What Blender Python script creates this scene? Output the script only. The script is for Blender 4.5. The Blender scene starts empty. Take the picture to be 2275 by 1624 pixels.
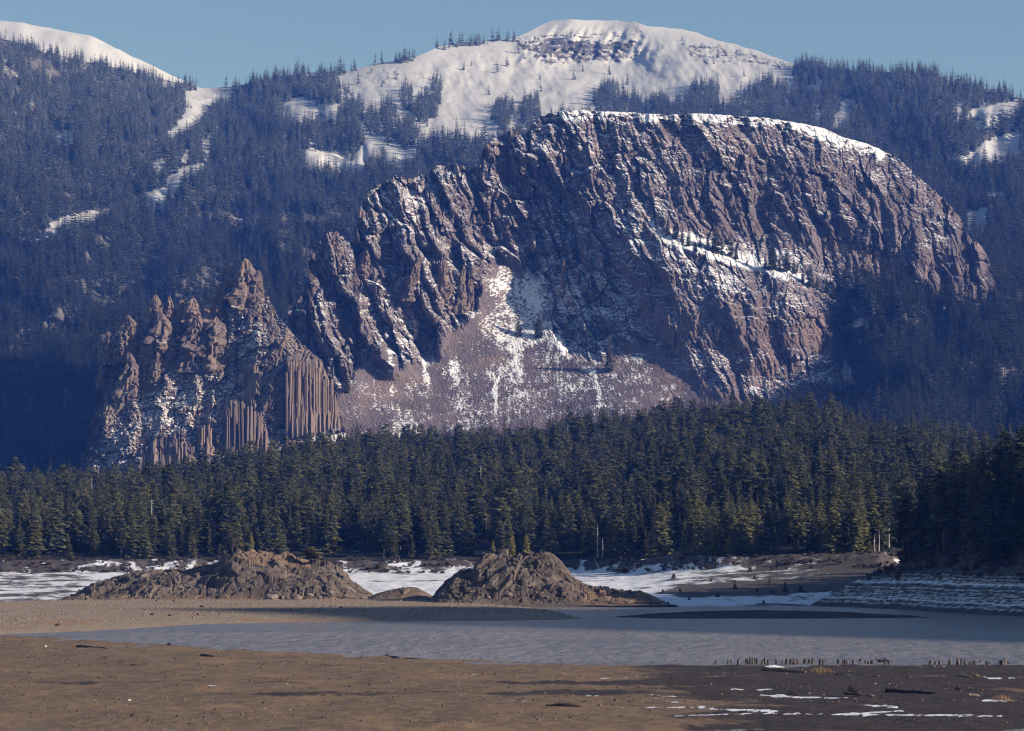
import bpy, math, random
import numpy as np
from mathutils import Vector

# ------------------------------------------------------------------ camera, sky, sun, exposure
scene = bpy.context.scene
COL = scene.collection
rng = np.random.default_rng(7)
random.seed(7)

HC = 20.0                      # camera height above the lake
W0, H0 = 2275.0, 1624.0        # reference frame used for the measurements
HFOV = math.radians(20.0)
FOC = (W0/2)/math.tan(HFOV/2)
PITCH = math.atan((1210-812)/FOC)
cp, sp = math.cos(PITCH), math.sin(PITCH)

cam_d = bpy.data.cameras.new('camera'); cam = bpy.data.objects.new('camera', cam_d); COL.objects.link(cam)
cam.location = (0, 0, HC); cam.rotation_euler = (math.pi/2+PITCH, 0, 0)
cam_d.sensor_fit = 'HORIZONTAL'; cam_d.angle = HFOV
cam_d.clip_start = 1.0; cam_d.clip_end = 30000
scene.camera = cam

SUN_EL, SUN_BACK = math.radians(20), math.radians(17)   # low sun from the right, a little behind the camera
sun_vec = Vector((math.cos(SUN_EL)*math.cos(SUN_BACK), -math.cos(SUN_EL)*math.sin(SUN_BACK), math.sin(SUN_EL)))
world = bpy.data.worlds.new('World'); scene.world = world; world.use_nodes = True
wn = world.node_tree.nodes; wn.clear()
wo = wn.new('ShaderNodeOutputWorld'); wb = wn.new('ShaderNodeBackground'); sky = wn.new('ShaderNodeTexSky')
sky.sky_type = 'NISHITA'; sky.sun_disc = False
sky.sun_elevation = SUN_EL; sky.sun_rotation = math.pi/2+SUN_BACK
sky.altitude = 2000; sky.air_density = 1.15; sky.dust_density = 1.3; sky.ozone_density = 2.0
wb.inputs['Strength'].default_value = 0.074
world.node_tree.links.new(sky.outputs[0], wb.inputs[0]); world.node_tree.links.new(wb.outputs[0], wo.inputs[0])
sd = bpy.data.lights.new('sun', 'SUN'); so = bpy.data.objects.new('sun', sd); COL.objects.link(so)
sd.energy = 5.0; sd.angle = math.radians(0.5); sd.color = (1.0, 0.89, 0.86)
so.rotation_euler = sun_vec.to_track_quat('Z', 'Y').to_euler()
so.location = (0, 0, 2000)
vs = scene.view_settings
vs.view_transform = 'Standard'; vs.look = 'None'; vs.gamma = 1; vs.exposure = 0.42; vs.use_curve_mapping = False
cy = scene.cycles
cy.max_bounces = 4; cy.diffuse_bounces = 2; cy.glossy_bounces = 2; cy.transmission_bounces = 2; cy.volume_bounces = 0
cy.transparent_max_bounces = 4
cy.filter_width = 1.15
try:
    cy.use_denoising = True; cy.denoiser = 'OPENIMAGEDENOISE'
except Exception:
    pass

# ------------------------------------------------------------------ helpers
def A(x): return np.asarray(x, dtype=np.float64)
def unproj(px, py, Y):
    """world point seen at (px,py) of the reference frame and lying Y metres ahead"""
    px, py, Y = np.broadcast_arrays(A(px), A(py), A(Y))
    u = (px-W0/2)/FOC; v = (H0/2-py)/FOC
    t = Y/(cp-v*sp)
    return np.stack([u*t, Y, HC+(sp+v*cp)*t], -1)
def proj(P):
    P = A(P); z = P[..., 2]-HC
    d = P[..., 1]*cp+z*sp
    return W0/2+FOC*P[..., 0]/d, H0/2-FOC*(z*cp-P[..., 1]*sp)/d
def ground_y(py, z=0.0):
    v = (H0/2-A(py))/FOC
    return (z-HC)*(cp-v*sp)/(sp+v*cp)
def flat(px, py, z=0.0):
    return unproj(px, py, ground_y(py, z))
def smooth(a, b, x):
    t = np.clip((A(x)-a)/(b-a), 0, 1); return t*t*(3-2*t)
def hsh(ix, iy, seed):
    h = (ix.astype(np.int64)*374761393+iy.astype(np.int64)*668265263+seed*974634539) & 0xFFFFFFFF
    h = ((h ^ (h >> 13))*1274126177) & 0xFFFFFFFF
    return (h ^ (h >> 16)) & 0xFFFFFFFF
def perlin(x, y, seed=0):
    x, y = np.broadcast_arrays(A(x), A(y))
    xi, yi = np.floor(x), np.floor(y); fx, fy = x-xi, y-yi
    u = fx*fx*fx*(fx*(fx*6-15)+10); v = fy*fy*fy*(fy*(fy*6-15)+10)
    def g(ix, iy, dx, dy):
        a = hsh(ix, iy, seed)*(2*math.pi/4294967296.0)
        return np.cos(a)*dx+np.sin(a)*dy
    a = g(xi, yi, fx, fy); b = g(xi+1, yi, fx-1, fy); c = g(xi, yi+1, fx, fy-1); d = g(xi+1, yi+1, fx-1, fy-1)
    return 1.45*(a+(b-a)*u+(c-a)*v+(a-b-c+d)*u*v)
def fbm(x, y, oc=4, seed=0, gain=0.5):
    s, a, n = 0, 1, 0
    for k in range(oc):
        s = s+a*perlin(A(x)*2**k, A(y)*2**k, seed+k*17); n += a; a *= gain
    return s/n
def ridged(x, y, oc=3, seed=0, gain=0.5):
    s, a, n = 0, 1, 0
    for k in range(oc):
        s = s+a*(1-np.abs(perlin(A(x)*2**k, A(y)*2**k, seed+k*31))*2); n += a; a *= gain
    return s/n
def cells(x, y, seed):
    """nearest jittered cell point: distance, gap to the second, two random numbers, offset from it"""
    x, y = np.broadcast_arrays(A(x), A(y)); xi, yi = np.floor(x), np.floor(y)
    f1 = np.full(x.shape, 9.0); f2 = np.full(x.shape, 9.0); r1 = np.zeros(x.shape); r2 = np.zeros(x.shape); ox = np.zeros(x.shape); oy = np.zeros(x.shape)
    for j in (-1, 0, 1):
        for i in (-1, 0, 1):
            cx, cyy = xi+i, yi+j
            h = hsh(cx, cyy, seed)/4294967296.0; g = hsh(cx, cyy, seed+7)/4294967296.0
            dx, dy = x-cx-.1-.8*h, y-cyy-.1-.8*g; d = dx*dx+dy*dy
            n = d < f1
            f2 = np.where(n, f1, np.minimum(f2, d)); f1 = np.where(n, d, f1)
            ox = np.where(n, dx, ox); oy = np.where(n, dy, oy)
            r1 = np.where(n, (h*7.13+g*3.7) % 1, r1); r2 = np.where(n, (g*9.71+h*5.3) % 1, r2)
    return np.sqrt(f1), np.sqrt(f2)-np.sqrt(f1), r1, r2, ox, oy
def facets(x, y, seed, step=1.0, tilt=1.0, crack=0.0):
    """broken rock: flat blocks, each set forward or back and tilted its own way, with clefts between"""
    f1, gap, r1, r2, ox, oy = cells(x+.25*perlin(x*1.3, y*1.3, seed+1), y+.25*perlin(x*1.3, y*1.3, seed+2), seed)
    return step*(r1-.5)*2+tilt*(ox*np.cos(r2*6.28)+oy*np.sin(r2*6.28)*.6)*2-crack*(1-smooth(0, .16, gap))
def tps(pts):
    """thin plate spline through (x, y, value)"""
    p = A(pts); n = len(p); xy = p[:, :2]/1000
    def U(r2): return np.where(r2 > 1e-12, r2*np.log(np.maximum(r2, 1e-12)), 0)
    K = U(((xy[:, None]-xy[None])**2).sum(-1))+np.eye(n)*2e-3
    Q = np.c_[np.ones(n), xy]
    M = np.block([[K, Q], [Q.T, np.zeros((3, 3))]])
    w = np.linalg.solve(M, np.r_[p[:, 2], 0, 0, 0])
    def f(x, y):
        sh = np.shape(x); x = A(x).ravel()/1000; y = A(y).ravel()/1000
        out = w[n]+w[n+1]*x+w[n+2]*y
        for i in range(n):
            out = out+w[i]*U((x-xy[i, 0])**2+(y-xy[i, 1])**2)
        return out.reshape(sh)
    return f
def polymask(x, y, poly, soft):
    """about 1 inside the polygon, 0 outside, soft edge"""
    p = A(poly); x = A(x); y = A(y)
    ins = np.zeros(x.shape, bool); d2 = np.full(x.shape, 1e18)
    for i in range(len(p)):
        (x0, y0), (x1, y1) = p[i], p[(i+1) % len(p)]
        if y0 != y1:
            c = ((y0 > y) != (y1 > y)) & (x < (x1-x0)*(y-y0)/(y1-y0)+x0); ins ^= c
        dx, dy = x1-x0, y1-y0
        t = np.clip(((x-x0)*dx+(y-y0)*dy)/max(dx*dx+dy*dy, 1e-9), 0, 1)
        d2 = np.minimum(d2, (x-x0-t*dx)**2+(y-y0-t*dy)**2)
    d = np.sqrt(d2); d = np.where(ins, d, -d)
    return smooth(-soft, soft, d)
def sdist(x, y, poly):
    p = A(poly); x = A(x); y = A(y)
    ins = np.zeros(x.shape, bool); d2 = np.full(x.shape, 1e18)
    for i in range(len(p)):
        (x0, y0), (x1, y1) = p[i], p[(i+1) % len(p)]
        if y0 != y1:
            c = ((y0 > y) != (y1 > y)) & (x < (x1-x0)*(y-y0)/(y1-y0)+x0); ins ^= c
        dx, dy = x1-x0, y1-y0
        t = np.clip(((x-x0)*dx+(y-y0)*dy)/max(dx*dx+dy*dy, 1e-9), 0, 1)
        d2 = np.minimum(d2, (x-x0-t*dx)**2+(y-y0-t*dy)**2)
    d = np.sqrt(d2); return np.where(ins, d, -d)

def mesh_from(name, V, F, mats, smooth_=False, fmat=None):
    """V (n,3), F (m,k) equal sized faces or a list of such arrays"""
    Fs = F if isinstance(F, list) else [F]
    me = bpy.data.meshes.new(name)
    V = A(V); me.vertices.add(len(V)); me.vertices.foreach_set('co', V.astype(np.float32).ravel())
    nl = sum(f.size for f in Fs); nf = sum(len(f) for f in Fs)
    me.loops.add(nl); me.polygons.add(nf)
    me.loops.foreach_set('vertex_index', np.concatenate([f.ravel() for f in Fs]).astype(np.int32))
    tot = np.concatenate([np.full(len(f), f.shape[1]) for f in Fs]).astype(np.int32)
    st = np.r_[0, np.cumsum(tot)[:-1]].astype(np.int32)
    me.polygons.foreach_set('loop_start', st); me.polygons.foreach_set('loop_total', tot)
    for m in (mats if isinstance(mats, (list, tuple)) else [mats]): me.materials.append(m)
    if fmat is not None: me.polygons.foreach_set('material_index', A(fmat).astype(np.int32))
    me.polygons.foreach_set('use_smooth', np.full(nf, bool(smooth_)))
    me.update(calc_edges=True); me.validate()
    return me
def attr(me, name, vals):
    a = me.attributes.new(name, 'FLOAT', 'POINT'); a.data.foreach_set('value', A(vals).astype(np.float32).ravel())
def link(name, me, parent=None, loc=None, **props):
    o = bpy.data.objects.new(name, me); COL.objects.link(o)
    if parent is not None: o.parent = parent
    if loc is not None: o.location = loc
    for k, v in props.items(): o[k] = v
    return o
def grid_faces(ny, nx, flip=False):
    i = np.arange(ny*nx).reshape(ny, nx)
    f = np.stack([i[:-1, :-1], i[:-1, 1:], i[1:, 1:], i[1:, :-1]], -1).reshape(-1, 4)
    return f[:, ::-1] if flip else f
def sheet(name, P, mat, attrs=None, flip=False, smooth_=False, **props):
    ny, nx = P.shape[:2]
    me = mesh_from(name, P.reshape(-1, 3), grid_faces(ny, nx, flip), mat, smooth_)
    for k, v in (attrs or {}).items(): attr(me, k, v)
    return link(name, me, **props)
def bil(G, j, i):
    j0 = np.clip(np.floor(j).astype(int), 0, G.shape[0]-2); i0 = np.clip(np.floor(i).astype(int), 0, G.shape[1]-2)
    a = (j-j0); b = (i-i0)
    if G.ndim == 3: a = a[:, None]; b = b[:, None]
    return (G[j0, i0]*(1-a)*(1-b)+G[j0+1, i0]*a*(1-b)+G[j0, i0+1]*(1-a)*b+G[j0+1, i0+1]*a*b)

# ------------------------------------------------------------------ materials
class NT:
    def __init__(s, name):
        s.m = bpy.data.materials.new(name); s.m.use_nodes = True
        s.t = s.m.node_tree; s.n = s.t.nodes; s.n.clear()
        s.out = s.n.new('ShaderNodeOutputMaterial')
        s.b = s.n.new('ShaderNodeBsdfPrincipled'); s.link(s.b.outputs[0], s.out.inputs[0])
        s.b.inputs['Roughness'].default_value = 0.85
        s.b.inputs['Specular IOR Level'].default_value = 0.25
        s.geo = s.n.new('ShaderNodeNewGeometry')
    def link(s, a, b): s.t.links.new(a, b)
    def put(s, v, sock):
        if hasattr(v, 'is_output'): s.link(v, sock)
        else:
            if isinstance(v, (tuple, list)) and len(v) == 3 and sock.type == 'RGBA': v = (*v, 1)
            sock.default_value = v
    def pos(s, sc=(1, 1, 1), rot=0):
        m = s.n.new('ShaderNodeMapping'); m.inputs['Scale'].default_value = sc; m.inputs['Rotation'].default_value = (0, rot, 0)
        s.link(s.geo.outputs['Position'], m.inputs['Vector']); return m.outputs[0]
    def noise(s, scale, vec=None, detail=3, rough=0.55, dist=0.0):
        n = s.n.new('ShaderNodeTexNoise'); n.inputs['Scale'].default_value = scale; n.inputs['Detail'].default_value = detail
        n.inputs['Roughness'].default_value = rough; n.inputs['Distortion'].default_value = dist
        s.link(vec if vec is not None else s.geo.outputs['Position'], n.inputs['Vector']); return n.outputs['Fac']
    def math(s, op, a, b=0.0, c=0.0, clamp=False):
        n = s.n.new('ShaderNodeMath'); n.operation = op; n.use_clamp = clamp
        s.put(a, n.inputs[0]); s.put(b, n.inputs[1]); s.put(c, n.inputs[2]); return n.outputs[0]
    def rng(s, v, a, b, lo=0.0, hi=1.0, sm=True):
        n = s.n.new('ShaderNodeMapRange'); n.interpolation_type = 'SMOOTHSTEP' if sm else 'LINEAR'
        s.put(v, n.inputs['Value'])
        for k, x in (('From Min', a), ('From Max', b), ('To Min', lo), ('To Max', hi)): n.inputs[k].default_value = x
        return n.outputs[0]
    def mix(s, f, a, b, mode='MIX'):
        n = s.n.new('ShaderNodeMix'); n.data_type = 'RGBA'; n.blend_type = mode
        s.put(f, n.inputs[0]); s.put(a, n.inputs[6]); s.put(b, n.inputs[7]); return n.outputs[2]
    def attr(s, name):
        n = s.n.new('ShaderNodeAttribute'); n.attribute_name = name; return n.outputs['Fac']
    def nz(s):
        n = s.n.new('ShaderNodeSeparateXYZ'); s.link(s.geo.outputs['Normal'], n.inputs[0]); return n.outputs['Z']
    def posz(s):
        n = s.n.new('ShaderNodeSeparateXYZ'); s.link(s.geo.outputs['Position'], n.inputs[0]); return n.outputs['Z']
    def rand(s):
        n = s.n.new('ShaderNodeObjectInfo'); return n.outputs['Random']
    def color(s, c): s.put(c, s.b.inputs['Base Color'])
    def bump(s, h, strength=0.5, dist=0.5):
        n = s.n.new('ShaderNodeBump'); n.inputs['Strength'].default_value = strength; n.inputs['Distance'].default_value = dist
        s.link(h, n.inputs['Height']); s.link(n.outputs[0], s.b.inputs['Normal'])

SNOW = (0.76, 0.77, 0.80)
def rock_snow(name, c1, c2, c3, thr, f1, f2, w=0.08, bump=0.6, bs=0.8, soil=None, snow=SNOW):
    """rock that carries snow where it lies flat enough, plus what the 'snow' attribute adds"""
    t = NT(name)
    n1 = t.noise(f1*0.35, detail=4); n2 = t.noise(f2, detail=4, rough=0.65); n3 = t.noise(f1, t.pos((1, 1, 0.25), 0.35), detail=4)
    c = t.mix(t.rng(n3, 0.35, 0.65), c1, c2)
    c = t.mix(t.math('MULTIPLY', t.rng(n1, 0.52, 0.68), 0.7), c, c3)
    c = t.mix(t.math('MULTIPLY', t.rng(n2, 0.55, 0.8), 0.55), c, tuple(0.45*x for x in c1))
    if soil is not None: c = t.mix(t.attr('soil'), c, soil)
    v = t.math('ADD', t.nz(), t.attr('snow'))
    v = t.math('ADD', v, t.math('MULTIPLY_ADD', n2, 0.9, -0.45))
    v = t.math('ADD', v, t.math('MULTIPLY_ADD', t.noise(f1*0.6, detail=3), 0.7, -0.35))
    s = t.rng(v, thr-w, thr+w)
    t.color(t.mix(s, c, snow))
    t.bump(n2, bump, bs)
    return t.m
M = {}
M['butte'] = rock_snow('butte_rock', (0.098, 0.079, 0.087), (0.142, 0.112, 0.118), (0.205, 0.150, 0.138), 0.87, 0.05, 0.45, w=0.15, soil=(0.150, 0.098, 0.086))
M['pinn'] = rock_snow('pinnacle_rock', (0.135, 0.102, 0.096), (0.19, 0.142, 0.122), (0.26, 0.185, 0.14), 0.85, 0.06, 0.5)
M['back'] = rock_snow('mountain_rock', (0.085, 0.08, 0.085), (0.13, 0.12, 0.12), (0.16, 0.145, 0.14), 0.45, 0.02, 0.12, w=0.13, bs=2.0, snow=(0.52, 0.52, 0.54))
M['island'] = rock_snow('island_rock', (0.075, 0.06, 0.05), (0.125, 0.10, 0.08), (0.20, 0.16, 0.125), 1.9, 0.35, 2.2, bs=0.25, soil=(0.19, 0.125, 0.08))

def forest_floor():
    t = NT('forest_floor'); n = t.noise(0.05, detail=4)
    c = t.mix(t.rng(n, 0.4, 0.6), (0.028, 0.026, 0.022), (0.05, 0.045, 0.035))
    s = t.rng(t.math('ADD', t.noise(0.09, detail=5, rough=0.7), t.attr('snow')), 0.62, 0.7)
    t.color(t.mix(s, c, SNOW)); return t.m
M['floor'] = forest_floor()
def shore_mat():
    t = NT('snowy_shore')
    st = t.noise(0.13, t.pos((0.6, 0.55, 1.0)), detail=6, rough=0.68)
    fine = t.noise(0.9, t.pos((0.6, 1.2, 1)), detail=3)
    c = t.mix(t.rng(fine, 0.35, 0.65), (0.06, 0.05, 0.045), (0.11, 0.09, 0.078))
    v = t.math('ADD', t.math('MULTIPLY_ADD', st, 1.6, -0.8), t.attr('snow'))
    v = t.math('ADD', v, t.math('MULTIPLY_ADD', fine, 0.5, -0.25))
    t.color(t.mix(t.rng(v, 0.38, 0.56), c, SNOW)); t.bump(fine, 0.5, 0.3); return t.m
M['shore'] = shore_mat()
def prom_mat():
    t = NT('promontory_bank')
    z = t.posz()
    w = t.math('MULTIPLY_ADD', t.noise(0.06, detail=3), 1.6, z)
    band = t.noise(1.0, None, detail=0)
    cmb = t.n.new('ShaderNodeCombineXYZ'); t.put(t.math('MULTIPLY', w, 0.95), cmb.inputs[2])
    band = t.noise(1.0, cmb.outputs[0], detail=4, rough=0.7)
    fine = t.noise(0.8, t.pos((.45, .45, 1.6)), detail=5, rough=0.65)
    c = t.mix(t.rng(fine, 0.35, 0.65), (0.05, 0.043, 0.038), (0.10, 0.085, 0.075))
    v = t.math('ADD', t.math('MULTIPLY_ADD', band, 1.5, -0.75), t.math('MULTIPLY_ADD', fine, 0.7, -0.35))
    v = t.math('ADD', v, t.attr('snow'))
    t.color(t.mix(t.rng(v, 0.34, 0.60), c, SNOW)); t.bump(fine, 0.5, 0.3); return t.m
M['prom'] = prom_mat()
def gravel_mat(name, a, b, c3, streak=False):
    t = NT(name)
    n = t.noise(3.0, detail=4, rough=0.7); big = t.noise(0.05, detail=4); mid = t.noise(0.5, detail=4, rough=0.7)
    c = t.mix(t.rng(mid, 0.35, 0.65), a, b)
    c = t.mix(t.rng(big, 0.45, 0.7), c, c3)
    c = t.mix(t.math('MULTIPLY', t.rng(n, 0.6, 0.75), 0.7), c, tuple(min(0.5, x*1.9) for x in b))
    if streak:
        wet_shade = t.math('ADD', t.attr('wet_shade'), t.math('MULTIPLY_ADD', t.noise(0.05, t.pos((0.45, 0.5, 1)), detail=6, rough=.7), 2.2, -1.1))
        wf = t.rng(wet_shade, 0.36, 0.58)
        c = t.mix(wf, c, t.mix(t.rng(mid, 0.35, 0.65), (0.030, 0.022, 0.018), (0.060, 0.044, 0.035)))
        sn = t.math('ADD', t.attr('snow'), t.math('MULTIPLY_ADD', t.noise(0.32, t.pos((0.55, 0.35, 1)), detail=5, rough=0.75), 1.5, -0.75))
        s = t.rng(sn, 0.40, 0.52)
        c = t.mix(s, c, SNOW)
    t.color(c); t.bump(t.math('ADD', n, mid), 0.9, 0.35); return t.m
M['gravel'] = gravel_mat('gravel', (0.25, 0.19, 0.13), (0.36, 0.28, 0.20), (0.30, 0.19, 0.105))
M['darkbar'] = gravel_mat('shaded_gravel', (0.045, 0.038, 0.033), (0.075, 0.062, 0.052), (0.05, 0.04, 0.035))  # dark bar: the cast shade is put into this darker gravel colour
M['mud'] = gravel_mat('mud', (0.135, 0.091, 0.053), (0.225, 0.155, 0.092), (0.25, 0.162, 0.088), True)
def water_mat():
    t = NT('water'); t.b.inputs['Roughness'].default_value = 0.22
    t.b.inputs['Specular IOR Level'].default_value = 0.5; t.b.inputs['IOR'].default_value = 1.33
    gust = t.noise(0.012, t.pos((0.25, 1.0, 1)), detail=4, rough=0.6)
    t.color(t.mix(t.rng(gust, 0.4, 0.6), (0.20, 0.178, 0.165), (0.255, 0.23, 0.215)))
    w = t.math('ADD', t.noise(0.9, t.pos((0.8, 0.3, 1)), detail=4, rough=0.75), t.math('MULTIPLY', t.noise(0.3, t.pos((0.8, 0.25, 1)), detail=3), 2.2))
    n = t.n.new('ShaderNodeBump'); n.inputs['Distance'].default_value = 1.0
    t.link(t.rng(gust, 0.38, 0.62, 0.55, 1.0), n.inputs['Strength'])
    t.link(w, n.inputs['Height']); t.link(n.outputs[0], t.b.inputs['Normal']); return t.m
M['water'] = water_mat()
def leaf_mat(name, a, b, c3, frost=0.0):
    t = NT(name); r = t.rand(); n = t.noise(0.6, detail=2)
    c = t.mix(r, a, b)
    c = t.mix(t.rng(n, 0.45, 0.7), c, c3)
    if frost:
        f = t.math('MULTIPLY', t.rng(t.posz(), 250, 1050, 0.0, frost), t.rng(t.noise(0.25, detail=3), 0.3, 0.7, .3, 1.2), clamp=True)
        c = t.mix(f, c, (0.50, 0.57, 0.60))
    t.color(c); t.b.inputs['Roughness'].default_value = 0.7; return t.m
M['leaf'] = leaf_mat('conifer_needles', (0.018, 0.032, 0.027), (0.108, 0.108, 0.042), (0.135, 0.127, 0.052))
M['leaf_far'] = leaf_mat('frosted_shade_needles', (0.018, 0.031, 0.033), (0.028, 0.040, 0.040), (0.034, 0.045, 0.045), 0.6)  # real frost higher up; the dark low end also stands in for slope shade
M['leaf_lit_olive'] = leaf_mat('lit_olive_needles', (0.10, 0.105, 0.036), (0.15, 0.145, 0.05), (0.18, 0.165, 0.06))  # sunlight on the right bank pines is painted into this lighter colour
M['leaf_lit_gold'] = leaf_mat('sunlit_needles', (0.2, 0.19, 0.065), (0.26, 0.24, 0.09), (0.3, 0.26, 0.1))
M['leaf_red'] = leaf_mat('dead_needles', (0.14, 0.07, 0.045), (0.16, 0.085, 0.055), (0.18, 0.10, 0.06))
def plain(name, a, b, sc=2.0, rough=0.85, stretch=(1, 1, 1)):
    t = NT(name); t.color(t.mix(t.rng(t.noise(sc, t.pos(stretch), detail=4), 0.35, 0.65), a, b))
    t.b.inputs['Roughness'].default_value = rough; return t.m
M['bark'] = plain('bark', (0.06, 0.045, 0.035), (0.11, 0.085, 0.07), 3, stretch=(1, 1, 0.2))
M['snag'] = plain('bleached_wood', (0.26, 0.24, 0.22), (0.40, 0.38, 0.36), 2, stretch=(1, 1, 0.2))
M['stump'] = plain('grey_stump_wood', (0.035, 0.028, 0.025), (0.17, 0.145, 0.125), 4, stretch=(1, 1, 0.15))
M['darkwood'] = plain('wet_driftwood', (0.022, 0.017, 0.014), (0.06, 0.045, 0.036), 4)
M['wood'] = plain('driftwood', (0.14, 0.10, 0.07), (0.27, 0.20, 0.14), 4)
M['drygrass'] = plain('dry_grass', (0.24, 0.15, 0.08), (0.34, 0.23, 0.13), 4)
M['stone'] = plain('stone', (0.15, 0.12, 0.10), (0.27, 0.22, 0.18), 2)
M['sod'] = plain('clods', (0.045, 0.033, 0.025), (0.17, 0.12, 0.08), 0.6)
M['palestone'] = plain('pale_stone', (0.42, 0.36, 0.31), (0.58, 0.52, 0.46), 2)
M['snow'] = plain('snow', (0.78, 0.79, 0.82), (0.84, 0.85, 0.87), 1)
M['twig'] = plain('bare_twigs', (0.06, 0.047, 0.038), (0.12, 0.095, 0.072), 2)

# ------------------------------------------------------------------ conifer meshes
def conifer(seed, h, rad, layers, nb, start=0.08, power=0.85, droop=0.35, ragged=0.3, fine=True):
    r = np.random.default_rng(seed); V = []; T = []
    def tri(*p):
        i = len(V); V.extend(p); T.append((i, i+1, i+2))
    for k in range(layers):
        t = (k+r.uniform(-.3, .3))/layers; t = min(max(t, 0), 0.985)
        z0 = h*(start+(1-start)*t)
        R = rad*(max(1-t, 0.02))**power*(0.55+0.45*min(1, (t+0.05)*6))
        for b in range(nb if t < 0.8 else max(4, nb-3)):
            a = r.uniform(0, 2*math.pi); L = R*(1+r.uniform(-ragged, ragged*0.8))
            if r.random() < 0.08: continue
            d = np.array([math.cos(a), math.sin(a), 0]); s = np.array([-d[1], d[0], 0])
            up = 0.18*(t-0.35)*2
            dz = -droop*(1-t*1.2)+r.uniform(-.12, .12)
            p0 = np.array([0, 0, z0]); p1 = p0+d*L*0.55+np.array([0, 0, L*(dz*0.4+up)])
            p2 = p0+d*L+np.array([0, 0, L*(dz+up*0.6)])
            w = (0.30*L+0.22*rad*0.4)*r.uniform(0.7, 1.2)
            th = np.array([0, 0, -w*r.uniform(0.25, 0.6)])
            q1 = p1+s*w+th; q2 = p1-s*w+th
            tri(p0, q1, p1); tri(p0, p1, q2); tri(q1, p2, p1); tri(p1, p2, q2)
            if fine:
                for q in range(3):
                    f = r.uniform(0.35, 0.95); c = p0+(p2-p0)*f; e = s*(1 if q % 2 else -1)
                    ww = w*r.uniform(0.5, 1.0); hang = np.array([0, 0, -ww*r.uniform(0.2, 0.9)])
                    tri(c, c+e*ww+d*ww*0.5+hang, c+d*ww*0.7)
                tri(p1, p1+s*w*.5+np.array([0, 0, w*.5]), p1-s*w*.4+d*w*.6)
    tri(np.array([0, 0, h*1.02]), np.array([.04*rad, 0, h*.93]), np.array([-.04*rad, 0.02, h*.93]))
    tri(np.array([0, 0, h*1.02]), np.array([0, .04*rad, h*.93]), np.array([0, -.04*rad, h*.93]))
    return np.array(V), np.array(T)
def tube(pts, rads, seg=7):
    pts = A(pts); V = []; F = []
    up = np.array([0.13, 0.27, 0.95]) if abs((pts[-1]-pts[0])[2]) < 0.6*np.linalg.norm(pts[-1]-pts[0]) else np.array([1.0, 0.1, 0])
    for i, p in enumerate(pts):
        d = pts[min(i+1, len(pts)-1)]-pts[max(i-1, 0)]; d = d/(np.linalg.norm(d)+1e-9)
        s = np.cross(d, up); s /= np.linalg.norm(s)+1e-9; b = np.cross(s, d)
        for k in range(seg):
            a = 2*math.pi*k/seg; V.append(p+rads[i]*(math.cos(a)*s+math.sin(a)*b))
    for i in range(len(pts)-1):
        for k in range(seg):
            k2 = (k+1) % seg; F.append((i*seg+k, i*seg+k2, (i+1)*seg+k2, (i+1)*seg+k))
    n = len(V); V.append(pts[0]); V.append(pts[-1])
    for k in range(seg):
        k2 = (k+1) % seg
        F.append((n, k2, k, k)); F.append((n+1, (len(pts)-1)*seg+k, (len(pts)-1)*seg+k2, (len(pts)-1)*seg+k2))
    return np.array(V), np.array(F)
def tidy(F):
    """quads with a repeated last index become triangles"""
    F = np.array(F); q = F[:, 2] != F[:, 3]
    out = []
    if q.any(): out.append(F[q])
    if (~q).any(): out.append(F[~q][:, :3])
    return out
def join(parts):
    V, F, n = [], [], 0
    for v, f in parts:
        f = np.array(f)
        if f.shape[1] == 3: f = np.c_[f, f[:, 2]]
        V.append(v); F.append(f+n); n += len(v)
    return np.concatenate(V), np.concatenate(F)
CROWN, TRUNK, JOINT, FAR = {}, {}, [], []
shapes = [('narrow', 24, 3.7, 30, 10, .06, .80, .40), ('broad', 23, 4.9, 26, 11, .10, .62, .30), ('pointed', 26, 4.2, 32, 10, .05, .95, .42),
          ('round', 21, 4.9, 20, 11, .22, .48, .12), ('ragged', 25, 4.3, 24, 9, .14, .70, .28), ('slim', 22, 2.9, 28, 9, .05, .85, .45), ('clumped', 26, 4.6, 18, 10, .34, .42, .05), ('shaggy', 24, 4.4, 22, 9, .08, .55, .45)]
for i, (nm, h, r_, la, nb, st, pw, dr) in enumerate(shapes):
    V, T = conifer(100+i, h, r_, la, nb, st, pw, dr, 0.6 if nm in ('ragged', 'round', 'clumped', 'shaggy') else 0.38)
    CROWN[nm] = mesh_from('crown_'+nm, V, T, M['leaf'])
    tv, tf = tube([(0, 0, -1.5), (0.05, 0, h*.3), (0, 0.05, h*.7), (0, 0, h*.97)], [.42, .34, .18, .03], 6)
    TRUNK[nm] = mesh_from('trunk_'+nm, tv, tidy(tf), M['bark'])
    jv, jf = join([(V, T), (tv, tf)])
    fm = np.r_[np.zeros(len(T)), np.ones(len(tf))]
    q = jf[:, 2] != jf[:, 3]
    me = mesh_from('forest_conifer_'+nm, jv, [jf[~q][:, :3], jf[q]], [M['leaf'], M['bark']], fmat=np.r_[fm[~q], fm[q]])
    JOINT.append((me, h))
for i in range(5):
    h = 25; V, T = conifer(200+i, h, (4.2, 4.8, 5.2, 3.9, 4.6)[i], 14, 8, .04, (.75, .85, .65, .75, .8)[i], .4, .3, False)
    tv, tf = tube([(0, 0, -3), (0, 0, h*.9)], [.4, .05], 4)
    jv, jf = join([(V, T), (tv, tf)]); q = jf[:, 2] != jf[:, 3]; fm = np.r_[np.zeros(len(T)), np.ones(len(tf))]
    FAR.append((mesh_from('far_conifer', jv, [jf[~q][:, :3], jf[q]], [M['leaf_far'], M['bark']], fmat=np.r_[fm[~q], fm[q]]), h))

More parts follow.
